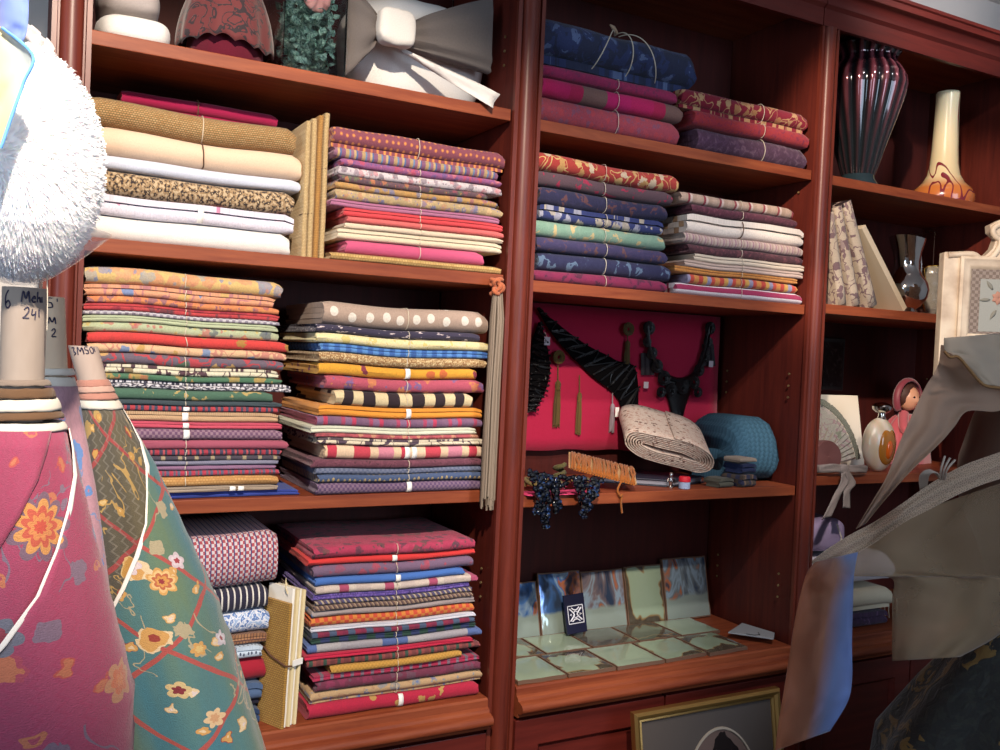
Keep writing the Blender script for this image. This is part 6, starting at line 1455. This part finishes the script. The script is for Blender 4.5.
# cloths hanging at the top left corner
bl = drape('hanging_scarf', sheer('blue_mauve_cloth', [(0, '8c8494'), (.02, '9490a8'), (.035, '7c94dc'), (.05, '84a0e8')], .97), [((-30, -40), (29, -40), .88), ((-30, -10), (28.5, -10), .88), ((-30, 15), (28.5, 15), .88), ((-30, 30), (27, 30), .88), ((-30, 44), (23, 42), .88)], fold=.004, kf=1.3)
tag(bl, 'blue and mauve cloth hanging at the top left corner', 'cloth')
yl = drape('hanging_scarf', sheer('cream_blue_edged', [(0, 'd8c890'), (.03, 'd8d0b0'), (.05, 'ccd4d4')], .95), [((-30, 8), (2, 28), .86), ((-30, 40), (33, 55), .86), ((-30, 75), (24, 82), .86), ((-30, 105), (14, 110), .86), ((-30, 140), (1, 148), .86)], fold=.004, kf=1.2, ph=2)
tag(yl, 'cream cloth corner edged in blue in front of the fur hat', 'cloth')
MB().tube(catmull([atd(2, 28, .858), atd(33, 55, .858), atd(24, 82, .858), atd(14, 110, .858), atd(1, 148, .858)], 5), .0016, 6).build('blue_edging', plainmat('blue_edge', '6ca8f0', .6), yl, smooth=60)

# ================================================================== light
def area(name, loc, target, size, energy, col, sy=None):
    l = bpy.data.lights.new(name, 'AREA'); l.energy = energy; l.color = col; l.size = size
    if sy: l.shape = 'RECTANGLE'; l.size_y = sy
    o = bpy.data.objects.new(name, l); COL.objects.link(o); o.location = loc; o.rotation_euler = (Vector(target)-Vector(loc)).to_track_quat('-Z', 'Y').to_euler(); return o
def spot(name, loc, target, energy, col, ang=70, blend=.4, r_=.03):
    l = bpy.data.lights.new(name, 'SPOT'); l.energy = energy; l.color = col; l.spot_size = radians(ang); l.spot_blend = blend; l.shadow_soft_size = r_
    o = bpy.data.objects.new(name, l); COL.objects.link(o); o.location = loc; o.rotation_euler = (Vector(target)-Vector(loc)).to_track_quat('-Z', 'Y').to_euler(); return o
area('shop_window', (.9, -4.0, 2.0), (-.2, -.3, 1.3), 1.6, 36, (.66, .80, 1.0), 1.5)
area('side_window', (-3.0, -1.7, 1.9), (-.8, -.5, 1.6), 1.0, 22, (.62, .80, 1.0), 1.4)
spot('ceiling_spot', (-.95, -2.0, 2.8), (-.52, 0, 1.40), 290, (1.0, .86, .70), 46, .5)
spot('ceiling_spot', (.26, -1.30, 2.80), (.40, .25, 1.18), 64, (1.0, .90, .86), 42, .6)
spot('ceiling_spot', (-1.02, -1.62, 2.84), (1.64, .20, 1.74), 360, (1.0, .80, .62), 21, .5)
spot('ceiling_spot', (.10, -1.50, 2.82), (1.10, .12, 1.30), 85, (1.0, .86, .74), 17, .5)  # added narrow spot, only there to brighten the fan and card
spot('ceiling_spot', (1.25, -.75, 2.70), (1.40, .41, 2.80), 22, (1.0, .95, .92), 75, .6)  # added wash light, only there to brighten the wall above the cornice
w = bpy.data.worlds.new('World'); SC.world = w; w.use_nodes = True
w.node_tree.nodes['Background'].inputs[0].default_value = (.55, .6, .7, 1); w.node_tree.nodes['Background'].inputs[1].default_value = .10

# ================================================================== camera, view, tidy origins
cam = bpy.data.cameras.new('camera'); co = bpy.data.objects.new('camera', cam); COL.objects.link(co); SC.camera = co
cam.sensor_width = 36; cam.lens = FPX*36/1000; cam.clip_start = .05
from mathutils import Matrix
co.matrix_world = Matrix(((RGT.x, UPV.x, -FWD.x, CAM.x), (RGT.y, UPV.y, -FWD.y, CAM.y), (RGT.z, UPV.z, -FWD.z, CAM.z), (0, 0, 0, 1)))
vs_ = SC.view_settings; vs_.view_transform = 'Standard'; vs_.look = 'None'; vs_.gamma = 1; vs_.use_curve_mapping = False; vs_.exposure = .35
def allkids(o):
    out = []
    for c in o.children: out.append(c); out += allkids(c)
    return out
for o in [o for o in SC.objects if o.parent is None and o.type in ('MESH', 'EMPTY') and o.get('kind') != 'structure']:
    ms = [x for x in [o]+allkids(o) if x.type == 'MESH']
    P = [v.co for m_ in ms for v in m_.data.vertices]
    lo = [min(p[i] for p in P) for i in range(3)]; hi = [max(p[i] for p in P) for i in range(3)]
    c = Vector(((lo[0]+hi[0])/2, (lo[1]+hi[1])/2, lo[2]))
    for m_ in ms: m_.data.transform(Matrix.Translation(-c))
    o.location = c
    n = len(str(o.get('label', '')).split())
    if n and not 4 <= n <= 16: print('LABEL LENGTH', n, o['label'])
